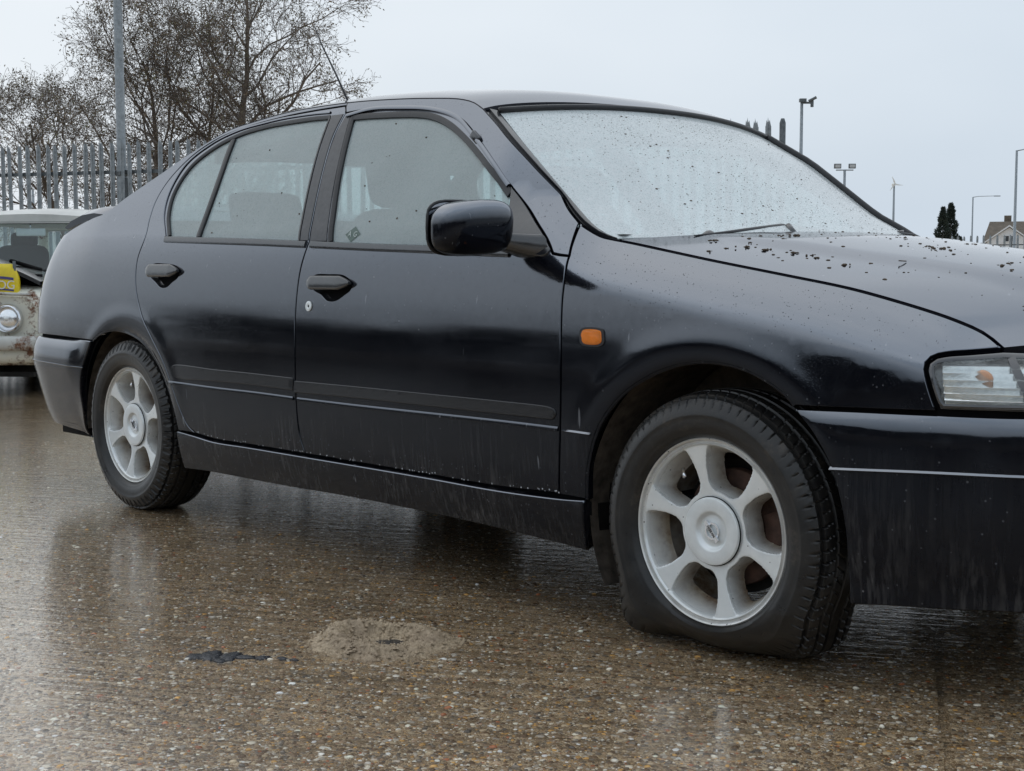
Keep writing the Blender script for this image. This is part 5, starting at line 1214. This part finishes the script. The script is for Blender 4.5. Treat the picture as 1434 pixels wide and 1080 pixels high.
q=g2(52,60); mb=MB(); mb.tube([(q[0],q[1],0),(q[0],q[1],4.2)],.05,8); o=mb.build('signpost','galv'); tag(o,'thin far post seen between the fence pales at the left','post')
# ------------------------------------------------------------------ trees
def tree(px,Z,H,spread,seed,label,lean=(0,0),trunk=.12,nlimb=11,leafn=1,first=.22):
    rr=random.Random(seed); b=g2(px,Z); root=empty('alder_tree',(b[0],b[1],0)); wood=MB(); twig=MB(); LV=[];LF=[];LM=[]
    up=Vector((0,0,1))
    def perp(d):
        a=rr.uniform(0,2*math.pi); o=d.orthogonal().normalized(); return Matrix.Rotation(a,3,d)@o
    def branch(p,d,L_,r_,lvl):
        nseg=6 if lvl<2 else (5 if lvl<3 else 4); pts=[p];q=p.copy();dd=d.copy()
        for i in range(nseg):
            dd=(dd+Vector((rr.gauss(0,1),rr.gauss(0,1),rr.gauss(0,.8)))*(.16+.05*lvl)+up*(.05 if lvl<3 else .02)).normalized(); q=q+dd*(L_/nseg); pts.append(q.copy())
        rs=[max(r_*(1-.62*i/nseg),.0030) for i in range(nseg+1)]
        (wood if lvl<2 else twig).tube(pts,rs,6 if lvl<2 else 3,cap=False)
        if lvl>=4:
            for _ in range(leafn+rr.randrange(3)):
                c=pts[rr.randrange(2,len(pts))]+Vector((rr.gauss(0,.05),rr.gauss(0,.05),rr.gauss(-.02,.05))); s=rr.uniform(.012,.032)
                a=Vector((rr.gauss(0,1),rr.gauss(0,1),rr.gauss(0,1))).normalized(); b_=a.orthogonal().normalized(); n0=len(LV)
                LV.extend([tuple(c-a*s),tuple(c+b_*s*.45),tuple(c+a*s),tuple(c-b_*s*.45)]); LF.append((n0,n0+1,n0+2,n0+3)); LM.append(0 if rr.random()<.72 else 1)
            return
        nch=(6,8,7,5)[lvl]
        for k in range(nch):
            t=(k+1)/(nch+.3)*.85+.12; i=min(int(t*nseg),nseg-1); c=pts[i].lerp(pts[i+1],t*nseg-i)
            dl=(pts[i+1]-pts[i]).normalized(); ang=rad(rr.uniform(28,58)); pd=perp(dl); nd_=(dl*math.cos(ang)+pd*math.sin(ang)).normalized()
            branch(c,nd_,L_*rr.uniform(.42,.62)*(1.15-.35*t),rs[i]*.55,lvl+1)
    # leader and limbs
    p=Vector((0,0,0)); pts=[p.copy()]; d=Vector((lean[0]*.2,lean[1]*.2,1)).normalized(); n=12
    for i in range(n): d=(d+Vector((rr.gauss(0,.10)+lean[0]*.02,rr.gauss(0,.10)+lean[1]*.02,.1))).normalized(); p=p+d*(H*.80/n); pts.append(p.copy())
    rs=[trunk*(1-.85*i/n) for i in range(n+1)]; wood.tube(pts,rs,9,cap=False)
    for k in range(nlimb):
        t=first+(.96-first)*k/(nlimb-1); i=min(int(t*n),n-1); c=pts[i].lerp(pts[i+1],t*n-i); az=k*2.4+rr.uniform(-.4,.4)
        el=rad(rr.uniform(8,34)+34*t); nd_=Vector((math.cos(az)*math.cos(el),math.sin(az)*math.cos(el),math.sin(el)))
        branch(c,nd_,spread*(1.08-.50*t)*rr.uniform(.8,1.15),rs[i]*.46,1)
    tk=wood.build('trunk','bark',root,recalc=False); tw=twig.build('twigs','bark',root,recalc=False); tw['kind']='stuff'
    me=bpy.data.meshes.new('catkins'); me.from_pydata(LV,[],LF); lo=link('catkins',me,['leafbrown','leafgreen'],root); me.polygons.foreach_set('material_index',LM); lo['kind']='stuff'
    tag(root,label,'tree',group='bare alder trees behind the palisade fence'); return root
tree(350,25.5,7.2,2.75,11,'largest bare tree with the thickest trunk, nearest the roof of the black car',trunk=.125,nlimb=19,first=.26)
tree(225,26.5,5.9,2.7,23,'middle bare tree just right of the grey pole, hung with old catkins',trunk=.10,nlimb=16,first=.24)
tree(118,27.5,4.7,2.5,37,'leftmost bare tree, its crown left of the grey pole behind the fence',trunk=.09,nlimb=15,first=.24)
tree(298,28.5,6.2,2.1,52,'thin bare tree standing behind, between the middle and the largest tree',trunk=.08,nlimb=10,first=.3)
# ------------------------------------------------------------------ lamps, floodlight, turbine, conifers, house
def lamp_post(px,Z,top,arm,label,r_=.06,camera=False):
    b=g2(px,Z); rt=empty('lamp_post',(b[0],b[1],0),math.atan2(RT[1],RT[0])); mb=MB(); mb.tube([(0,0,0),(0,0,1.2),(0,0,1.25),(0,0,top)],[r_*1.5,r_*1.5,r_,r_*.7],10); mb.build('post','galv',rt)
    if arm:
        mb=MB(); mb.tube([(0,0,top-.03),(arm*.25,0,top+.06),(arm,0,top+.10)],[.035,.03,.025],8); mb.build('arm','galv',rt)
        mb=MB(); mb.box((arm+.22,0,top+.09),(.62,.20,.08)); mb.build('lantern','galvd',rt,bevel=.02)
    if camera:
        mb=MB(); mb.box((.12,0,top-.07),(.26,.05,.04)); mb.box((.02,0,top-.02),(.14,.12,.07)); mb.tube([(.22,0,top-.02),(.22,0,top-.16)],.035,8); mb.tube([(.14,-.02,top-.04),(.30,-.06,top+.04)],.03,8); mb.build('security_camera','galvd',rt,smooth=False)
    tag(rt,label,'lamp post' if arm else 'camera post'); return rt
lamp_post(1118,30,.858+229/1938.9*30,0,'slim grey post with a small security camera at its top, beyond the windscreen',.045,True)
lamp_post(1358,140,.858+95/1938.9*140,2.2,'farther street lamp with a level arm, beside the dark conifers',.09)
lamp_post(1417,88,.858+159/1938.9*88,1.9,'nearer street lamp at the right edge, standing before the bungalow roof',.10)
b=g2(1179,50); rt=empty('floodlight_mast',(b[0],b[1],0),math.atan2(RT[1],RT[0])); top=.858+133/1938.9*50
mb=MB(); mb.tube([(0,0,0),(0,0,top)],[.06,.045],10); mb.build('mast','galv',rt)
mb=MB(); mb.box((0,0,top-.02),(.62,.05,.04)); mb.build('crossbar','galv',rt,smooth=False)
M['lampglass']=plain('floodlight_glass',(.45,.47,.48),.2,0,20,.1,0)
for sx in(-.26,.26):
    mb=MB(); mb.box((sx,-.02,top+.12),(.25,.09,.17)); fl=mb.build('floodlight','galvd',rt,bevel=.01); mb=MB(); mb.box((sx,-.069,top+.12),(.19,.006,.11)); mb.build('glass','lampglass',fl,smooth=False)
tag(rt,'mast carrying two square floodlights on a crossbar, seen past the windscreen','floodlight')
b=g2(1248,400); rt=empty('wind_turbine',(b[0],b[1],0),math.atan2(RT[1],RT[0])); top=.858+112/1938.9*400
mb=MB(); mb.tube([(0,0,0),(0,0,top)],[.42,.25],10); mb.build('tower','galv',rt)
mb=MB(); mb.tube([(0,1.0,top+.1),(0,-.8,top+.1)],[.45,.35],10); mb.build('nacelle','white',rt)
for a in (8,128,248):
    mb=MB(); q=Matrix.Rotation(rad(a),3,'Y'); L_=2.3; V=[q@Vector(v) for v in ((.1,-.9,.22),(.1,-.9,-.22),(L_*.3,-.95,-.28),(L_,-.92,-.04),(L_,-.92,.04),(L_*.3,-.85,.14))]+[q@Vector((v[0],v[1]-.08,v[2])) for v in ((.1,-.9,.22),(.1,-.9,-.22),(L_*.3,-.95,-.28),(L_,-.92,-.04),(L_,-.92,.04),(L_*.3,-.85,.14))]
    V=[(v.x,v.y,v.z+top+.1) for v in V]; mb.add(V,[tuple(range(6)),tuple(range(11,5,-1))]+[(i,(i+1)%6,6+(i+1)%6,6+i) for i in range(6)]); mb.build('blade','white',rt,smooth=False)
tag(rt,'small pale wind turbine far away above the bonnet','wind turbine')
def conifer(px,Z,H,R_,seed,label,m='conifer'):
    rr=random.Random(seed); b=g2(px,Z); rt=empty('conifer_tree',(b[0],b[1],0)); mb=MB(); mb.tube([(0,0,0),(0,0,H*.9)],[.12,.02],6); mb.build('trunk','bark',rt)
    V=[];Fc=[]
    for i in range(5200):
        t=rr.random()**.8; z=.2+t*(H-.2); rad_=R_*(1-t)**.75*(.75+.35*math.sin(z*5+seed)*.5)*rr.uniform(.35,1.05)+.03; a=rr.uniform(0,6.283); c=Vector((rad_*math.cos(a),rad_*math.sin(a),z)); d=Vector((math.cos(a)*.6,math.sin(a)*.6,rr.uniform(.2,1.1))).normalized(); s=rr.uniform(.06,.17); o=d.orthogonal().normalized()
        o=Matrix.Rotation(rr.uniform(0,6.3),3,d)@o; n0=len(V); V+=[tuple(c-o*s*.4),tuple(c+d*s*1.6),tuple(c+o*s*.4)]; Fc.append((n0,n0+1,n0+2))
    me=bpy.data.meshes.new('crown'); me.from_pydata(V,[],Fc); cr=link('crown',me,m,rt); tag(rt,label,'conifer',group='dark conifers beyond the bonnet'); return rt
M['conifer']=plain('conifer_green',(.035,.050,.040),.9,0,2,.4,0)
conifer(1317,120,.858+80/1938.9*120,1.35,2,'shorter left one of two dark conifers beyond the bonnet')
conifer(1328,121,.858+86/1938.9*120,1.45,5,'taller right one of two dark conifers beyond the bonnet')
conifer(1341,150,3.9,1.2,9,'low dark bush right of the two conifers beyond the bonnet')
# bungalow
b=g2(1375,100); hs=empty('bungalow',(b[0],b[1],0),math.atan2(RT[1],RT[0])-rad(19)); M['tile']=plain('brown_roof_tiles',(.13,.105,.080),.8,0,3,.25,.1); M['render']=plain('white_render',(.72,.73,.74),.7,0,2,.06,0); M['pane']=plain('dark_window_pane',(.05,.055,.06),.1,0,5,.2,0)
mb=MB(); mb.box((5.6,4,1.35),(10.6,8,2.7)); mb.build('wall','render',hs,smooth=False)
mb=MB(); zr=.858+61/1938.9*102; V=[(0-.1,-.5,2.55),(11.5,-.5,2.55),(11.2,2.6,zr),(.35,2.6,zr),(-.1,8.4,2.55),(11.5,8.4,2.55)]; mb.add(V,[(0,1,2,3),(3,2,5,4),(0,3,4),(1,5,2),(0,4,5,1)]); rf=mb.build('roof','tile',hs,smooth=False)
mb=MB(); mb.box((1.6,3.2,zr+.15),(.5,.5,.6)); mb.build('chimney','tile',rf,smooth=False)
mb=MB(); ga=2.68; V=[(.2,-.9,2.0),(3.1,-.9,2.0),(3.1,-.9,2.55),(1.68,-.9,3.55),(.2,-.9,2.55),(.2,1,2.0),(3.1,1,2.0),(3.1,1,2.55),(1.68,1,3.55),(.2,1,2.55)]; mb.add(V,[(0,1,2,3,4),(9,8,7,6,5),(0,5,6,1),(1,6,7,2),(4,9,5,0)]); mb.box((1.65,.2,1.0),(2.9,2.1,2.0)); mb.build('gable','render',hs,smooth=False)
mb=MB(); V=[(1.68,-1.1,3.72),(3.35,-1.1,2.52),(3.35,-1.1,2.42),(1.68,-1.1,3.6),(0.0,-1.1,2.42),(0,-1.1,2.52)]; V+= [(a,1.6,c) for a,_,c in V]; mb.add(V,[(0,1,2,3),(0,3,4,5),(6,9,8,7),(6,11,10,9),(0,6,7,1),(0,5,11,6),(3,2,8,9),(3,9,10,4)]); mb.build('bargeboard','render',hs,smooth=False)
mb=MB(); mb.box((1.68,-.915,2.75),(.7,.03,.42)); wn=mb.build('window','pane',hs,smooth=False)
mb=MB(); mb.box((1.68,-.935,2.97),(.8,.03,.05)); mb.box((1.68,-.935,2.53),(.8,.03,.05)); mb.box((1.68,-.935,2.75),(.04,.03,.42)); mb.build('frame','render',wn,smooth=False)
tag(hs,'bungalow with brown tiled roof and white front gable at the right edge','house')
fence('boundary_fence',g2(1330,62),g2(1500,58),2.15,.31,'far row of grey palisade pales in front of the bungalow',rails=(.35,1.75),pw=.10,post_h=2.0)
# far low sheds and hedge behind the left fence
b=g2(-90,75); sh=empty('shed',(b[0],b[1],0),math.atan2(RT[1],RT[0])); mb=MB(); mb.box((2.6,2,1.6),(6.6,4,3.2)); mb.build('wall','render',sh,smooth=False); mb=MB(); mb.add([(-.9,-.2,3.1),(6.1,-.2,3.1),(6.1,2,3.75),(-.9,2,3.75),(-.9,4.2,3.1),(6.1,4.2,3.1)],[(0,1,2,3),(3,2,5,4),(0,3,4),(1,5,2)]); mb.build('roof','galvd',sh,smooth=False); tag(sh,'low pale shed far behind the left end of the fence','shed')
def hedge(name,pts,h,wd,n,seed,label):
    rr=random.Random(seed); V=[];Fc=[]; P_=[np.array(p,float) for p in pts]
    for i in range(n):
        k=rr.randrange(len(P_)-1); t=rr.random(); c=P_[k]*(1-t)+P_[k+1]*t; hh=h*(.75+.25*math.sin(c[0]*.31+seed)+.2*math.sin(c[1]*.83)); z=hh*rr.random()**.8
        c3=Vector((c[0]+rr.gauss(0,wd),c[1]+rr.gauss(0,wd),z)); d=Vector((rr.gauss(0,1),rr.gauss(0,1),rr.gauss(0,1))).normalized(); o=d.orthogonal().normalized(); s=rr.uniform(.25,.7); n0=len(V)
        V+=[tuple(c3-o*s*.5),tuple(c3+d*s),tuple(c3+o*s*.5),tuple(c3-d*s)]; Fc.append((n0,n0+1,n0+2,n0+3))
    me=bpy.data.meshes.new(name); me.from_pydata(V,[],Fc); o=link(name,me,'conifer'); tag(o,label,'hedge',kind='stuff'); return o
hedge('hedge',[g2(-500,130),g2(200,120),g2(900,125),g2(1350,170),g2(1700,160)],2.6,1.5,9000,4,'low dark far hedge along the horizon behind the fence')
# behind the photographer: the tree belt that the doors reflect
hedge('tree_belt',[(-60,-34),(-25,-40),(8,-42),(34,-34),(50,-10),(55,20)],5.6,1.6,22000,7,'dark belt of trees behind the photographer, reflected in the doors')
# ------------------------------------------------------------------ the old cream car at the left
def loft(name,secs,m,parent,closed_ends=True,auto=35,smoothx=True):
    """secs: list of (x, [(y,z)...] from the sill up to the centre line); mirrored"""
    V=[];n=None
    for x,pr in secs:
        half=[(abs(y),z) for y,z in pr]; ring=[(-y,z) for y,z in half]+[(y,z) for y,z in half[::-1] if y>1e-6]
        n=len(ring); V+=[(x,y,z) for y,z in ring]
    mb=MB(); Fc=grid_faces(len(secs),n)
    if closed_ends: Fc+=[tuple(range(n)),tuple((len(secs)-1)*n+i for i in range(n))[::-1]]
    mb.add(V,Fc); return mb.build(name,m,parent,auto=auto)
def spline_secs(keys,n=6):
    X=catmull(np.array([[k[0]]+[c for p in k[1] for c in p] for k in keys]),n); return [(r_[0],[(r_[1+2*i],r_[2+2*i]) for i in range((len(r_)-1)//2)]) for r_ in X]
oc_p=g2(-81,9.35); hd=math.atan2(-FW[1],-FW[0])-rad(5)
OC=empty('vintage_car',(oc_p[0],oc_p[1],0),hd)
body=[(0.02,[(.60,.24),(.70,.30),(.715,.45),(.70,.58),(.60,.655),(.3,.67),(0,.675)]),(-.06,[(.66,.22),(.735,.30),(.75,.46),(.735,.62),(.64,.70),(.3,.725),(0,.73)]),(-.5,[(.68,.20),(.75,.3),(.765,.48),(.75,.66),(.64,.745),(.3,.78),(0,.79)]),(-1.1,[(.68,.18),(.755,.3),(.775,.5),(.76,.72),(.66,.80),(.3,.82),(0,.83)]),(-1.9,[(.68,.18),(.76,.3),(.78,.5),(.77,.74),(.68,.82),(.3,.82),(0,.82)]),(-2.8,[(.68,.20),(.76,.3),(.775,.5),(.76,.72),(.68,.80),(.3,.83),(0,.83)]),(-3.4,[(.62,.26),(.70,.34),(.72,.5),(.70,.64),(.60,.70),(.3,.72),(0,.72)])]
bsec=spline_secs(body,5); loft('body',bsec,'oldwhite',OC)
roofs=[(-1.40,[(.50,1.195),(.49,1.23),(.42,1.248),(.2,1.262),(0,1.267)]),(-1.55,[(.56,1.20),(.55,1.25),(.46,1.28),(.2,1.30),(0,1.305)]),(-2.1,[(.57,1.20),(.56,1.26),(.46,1.30),(.2,1.325),(0,1.33)]),(-2.7,[(.55,1.19),(.54,1.24),(.45,1.275),(.2,1.29),(0,1.295)]),(-2.85,[(.50,1.17),(.49,1.20),(.42,1.22),(.2,1.23),(0,1.235)])]
loft('roof',spline_secs(roofs,4),'oldroof',OC)
M['clear']=plain('old_glass',(.30,.36,.38),.06,0,3,.05,0); gm=bpy.data.materials.new('clear_glass'); gm.use_nodes=True; nt=gm.node_tree; nt.nodes.clear(); o_=nd(nt,'ShaderNodeOutputMaterial'); t_=nd(nt,'ShaderNodeBsdfTransparent'); t_.inputs[0].default_value=(.86,.92,.93,1); g_=nd(nt,'ShaderNodeBsdfGlossy',Roughness=.03); fr=fres(nt,.04); mx=nd(nt,'ShaderNodeMixShader'); nt.links.new(fr,mx.inputs[0]); nt.links.new(t_.outputs[0],mx.inputs[1]); nt.links.new(g_.outputs[0],mx.inputs[2]); nt.links.new(mx.outputs[0],o_.inputs[0]); M['clear']=gm
def quad_thick(name,q,m,parent,t=.01):
    q=[Vector(v) for v in q]; n=(q[1]-q[0]).cross(q[2]-q[0]).normalized()*t; mb=MB(); k=len(q); mb.add([tuple(v) for v in q]+[tuple(v-n) for v in q],[tuple(range(k)),tuple(range(2*k-1,k-1,-1))]+[(i,(i+1)%k,k+(i+1)%k,k+i) for i in range(k)]); return mb.build(name,m,parent,smooth=False)
quad_thick('windscreen',[(-1.06,-.60,.84),(-1.06,.60,.84),(-1.41,.49,1.20),(-1.41,-.49,1.20)],'clear',OC,.004)
quad_thick('rear_window',[(-3.0,-.55,.86),(-3.0,.55,.86),(-2.82,.47,1.16),(-2.82,-.47,1.16)],'clear',OC,.004)
for s in (-1,1):
    mb=MB(); mb.tube([(-1.02,s*.655,.80),(-1.42,s*.515,1.21)],[.030,.026],8); mb.tube([(-3.08,s*.62,.80),(-2.80,s*.50,1.20)],[.05,.05],8); mb.tube([(-2.05,s*.70,.80),(-2.05,s*.555,1.21)],[.03,.03],8); mb.build('pillar','oldwhite',OC)
    quad_thick('side_window',[(-1.1,s*.665,.82),(-2.0,s*.69,.82),(-2.0,s*.565,1.2),(-1.45,s*.53,1.2)],'clear',OC,.004)
    quad_thick('side_window',[(-2.1,s*.69,.82),(-2.95,s*.66,.82),(-2.8,s*.52,1.18),(-2.1,s*.565,1.2)],'clear',OC,.004)
mb=MB(); mb.tube([(-1.05,-.62,.835),(-1.05,.62,.835)],.012,6); mb.tube([(-1.415,-.50,1.205),(-1.415,.50,1.205)],.016,6); mb.build('screen_rubber','rubber',OC)
M['headl']=plain('yellowed_headlining',(.42,.41,.36),.8,0,8,.1,0); mb=MB(); mb.add([(-1.44,-.47,1.19),(-1.44,.47,1.19),(-2.8,.46,1.18),(-2.8,-.46,1.18)],[(0,1,2,3)]); mb.build('headlining','headl',OC,smooth=False)
mb=MB(); mb.box((-1.44,0.0,1.128),(.015,.235,.060)); mb.build('interior_mirror','white',OC,bevel=.012)
mb=MB(); mb.tube([(-1.43,0,1.20),(-1.44,0,1.13)],.006,6); mb.build('mirror_stalk','chrome',OC)
for s in(-.34,.34):
    mb=MB(); mb.add(*rbox((-2.0,s,.82),(.12,.44,.44),.4,20,.2)); mb.add(*rbox((-2.07,s,1.08),(.08,.22,.13),.5,16,.1)); mb.build('front_seat','seat',OC)
# lamps with chromed rings
for s in(-.48,.48):
    mb=MB(); mb.lathe([(.0,.050),(.03,.048),(.06,.038),(.078,.022)],(0.015,s,.515),'x',32); hl_=mb.build('headlight','reflector',OC)
    mb=MB(); mb.lathe([(.078,.018),(.080,.040),(.088,.052),(.096,.045),(.100,.020),(.102,-.03)],(0.015,s,.515),'x',32); mb.build('headlight_ring','chrome',hl_,auto=60)
    mb=MB(); mb.lathe([(0,.045),(.012,.043),(.02,.03)],(0.03,s+.0,.515),'x',12); mb.build('bulb','cap',hl_)
# bumper, bonnet lip, lower panel
M['oldchrome']=make_rusty('pitted_bumper',(.62,.62,.58),(.50,.62))
V=[];nb=29
for j in range(nb):
    v=-1+2*j/(nb-1); y=v*.80; x=.115-.10*abs(v)**4
    for a,b_ in ((.0,.30),(.02,.305),(.032,.335),(.030,.37),(.018,.395),(.0,.40)): V.append((x+a,y,b_))
mb=MB(); mb.add(V,grid_faces(nb,6)); mb.build('bumper','oldchrome',OC,recalc=True)
mb=MB(); 
for j in range(nb):
    v=-1+2*j/(nb-1); y=v*.74; x=.07-.08*abs(v)**4
    for a,b_ in ((0,.30),(.015,.27),(.0,.225),(-.05,.20)): mb.V.append((x+a,y,b_))
mb.F=grid_faces(nb,4); mb.build('front_valance','oldwhite',OC)
mb=MB(); mb.tube([(.035,-.66,.672),(.045,-.3,.690),(.045,.3,.690),(.035,.66,.672)],[.012]*4,6); mb.build('bonnet_lip','oldchrome',OC)
mb=MB(); mb.box((.02,0,.14),(.05,1.3,.03)); mb.box((-.1,.3,.15),(.3,.06,.05)); mb.box((-.1,-.3,.15),(.3,.06,.05)); mb.build('chassis_bar','under',OC,smooth=False)
mb=MB(); mb.box((-1.7,0,.17),(3.0,1.3,.08)); mb.build('floor','under',OC,smooth=False)
# bonnet propped open, black inside
lid=[];nb=25
for i,(x,zc_,zd) in enumerate(((-.93,.86,.02),(-.60,.90,.03),(-.30,.935,.05),(-.10,.950,.07),(-.02,.948,.085))):
    for j in range(nb):
        v=-1+2*j/(nb-1); lid.append((x-.06*abs(v)**3,v*.64+.02,zc_-.155*max(0,v-.30)**1.1*1.3-(.05*abs(v)**3)))
low_=[(a,b_,c-.028) for a,b_,c in lid]; mb=MB(); mb.add(lid,grid_faces(5,nb)); n5=len(lid)
mb.add(low_,[q[::-1] for q in grid_faces(5,nb)]); ring=[4*nb+j for j in range(nb)]; 
mb.F+=[(ring[j],ring[j+1],ring[j+1]+n5,ring[j]+n5) for j in range(nb-1)]; mb.build('open_bonnet','plastic',OC,auto=50)
mb=MB()
for k in range(4): mb.tube([(-.80,-.55+.3*k,.84),(-.10,-.45+.3*k,.90)],.014,6)
mb.build('bonnet_ribs','dark',OC)
mb=MB(); mb.box((-.25,0,.72),(.06,1.18,.18)); mb.box((-.55,.0,.77),(.6,1.15,.02)); mb.build('engine_bay','dark',OC,smooth=False)
mb=MB(); mb.tube([(-.03,.505,.70),(-.03,.505,.90)],.011,6); mb.build('bonnet_prop','galvd',OC)
for s in(-1,1):
    for xw in (-.55,-2.85):
        t=empty('wheel',(xw,s*.62,.27),0,OC); mb=MB(); mb.lathe([(.16,-.06),(.25,-.07),(.27,-.05),(.27,.05),(.25,.07),(.16,.06),(.16,-.06)],(0,0,0),'y',32); mb.build('tyre','tyre',t,auto=40); mb=MB(); mb.lathe([(0,-.055),(.06,-.05),(.10,-.03),(.16,-.05),(.165,-.065)],(0,0,0),'y',24); mb.lathe([(0,.055),(.06,.05),(.10,.03),(.16,.05),(.165,.065)],(0,0,0),'y',24); mb.build('rim','oldchrome',t)
tag(OC,'old cream car with rust patches, round headlight and its bonnet propped open','vintage car')
# yellow carrier bag in the open engine bay
yp=OC.matrix_basis@Vector((-.10,.52,.70)) if False else None
M['yellow']=plain('yellow_plastic',(.80,.62,.02),.35,0,12,.1,.15); M['violet']=plain('violet_print',(.08,.07,.22),.4,0,12,.1,0)
BG=empty('product_bag',(0,0,0)); bpy.context.view_layer.update(); BG.matrix_world=OC.matrix_world@Matrix.Translation((-.02,.40,.675))
V=[];
for i in range(9):
    t=i/8; wv=.135*(1-.45*max(0,t-.55)**1.2*1.6)
    for j in range(18):
        a=2*math.pi*j/18; sg=lambda v:math.copysign(abs(v)**.7,v); V.append((.05*sg(math.cos(a))*(1-.6*t**3)-.02,wv*sg(math.sin(a)),.20*t+.006*math.sin(5*a+3*t)))
mb=MB(); mb.add(V,grid_faces(9,18,True)+[tuple(range(8*18,9*18))]); mb.build('bag','yellow',BG)
def band(z0,z1,nm): 
    V=[]
    for j in range(15):
        y=-.115+.225*j/14; x=.034-.028*abs(y/.13)**2.2
        for z in (z0,z1): V.append((x+.003,y,z+.012*math.cos(y*14)))
    mb=MB(); mb.add(V,grid_faces(15,2)); mb.build(nm,'violet',BG)
band(.095,.112,'print_band'); band(.020,.032,'print_band')
text_mesh('DOG',.082,.001,'white',BG,Matrix(((0,0,1,.038),(1,0,0,.035),(0,1,0,.062),(0,0,0,1))))
tag(BG,'yellow bag with white lettering and violet bands in the open engine bay','bag')
# ------------------------------------------------------------------ pale car beyond the bonnet at the right
wc=g2(1600,21); WC=empty('parked_car',(wc[0],wc[1],0),math.atan2(RT[1],RT[0])+rad(168))
B2=[(x*1.15,[(y*1.08,z*1.05) for y,z in pr]) for x,pr in body]
M['pale']=plain('pale_silver_paint',(.50,.54,.58),.2,0,4,.06,.02); loft('body',spline_secs(B2,4),'pale',WC); 
R2=[(x*1.15,[(y*1.08,z*1.0) for y,z in pr]) for x,pr in roofs]; loft('roof',spline_secs(R2,4),'pale',WC)
gh=[(-1.15,[(.72,.84),(.66,.86),(0,.87)]),(-1.58,[(.60,1.19),(.50,1.20),(0,1.2)]),(-3.25,[(.58,1.17),(.5,1.18),(0,1.18)]),(-3.55,[(.70,.84),(.6,.86),(0,.87)])]
loft('windows',gh,'pane',WC)
for s in(-1,1):
    for xw in (-.7,-3.2):
        t=empty('wheel',(xw,s*.70,.29),0,WC); mb=MB(); mb.lathe([(0,-.07),(.17,-.06),(.26,-.08),(.29,-.05),(.29,.05),(.26,.08),(.17,.06),(0,.07)],(0,0,0),'y',28); mb.build('tyre','tyre',t,auto=40)
    mb=MB(); mb.lathe([(0,.03),(.06,.025),(.08,0)],(.01,s*.52,.55),'x',16); mb.build('headlight','reflector',WC)
tag(WC,'pale silver car at the right edge, its roof showing over the bonnet','car')
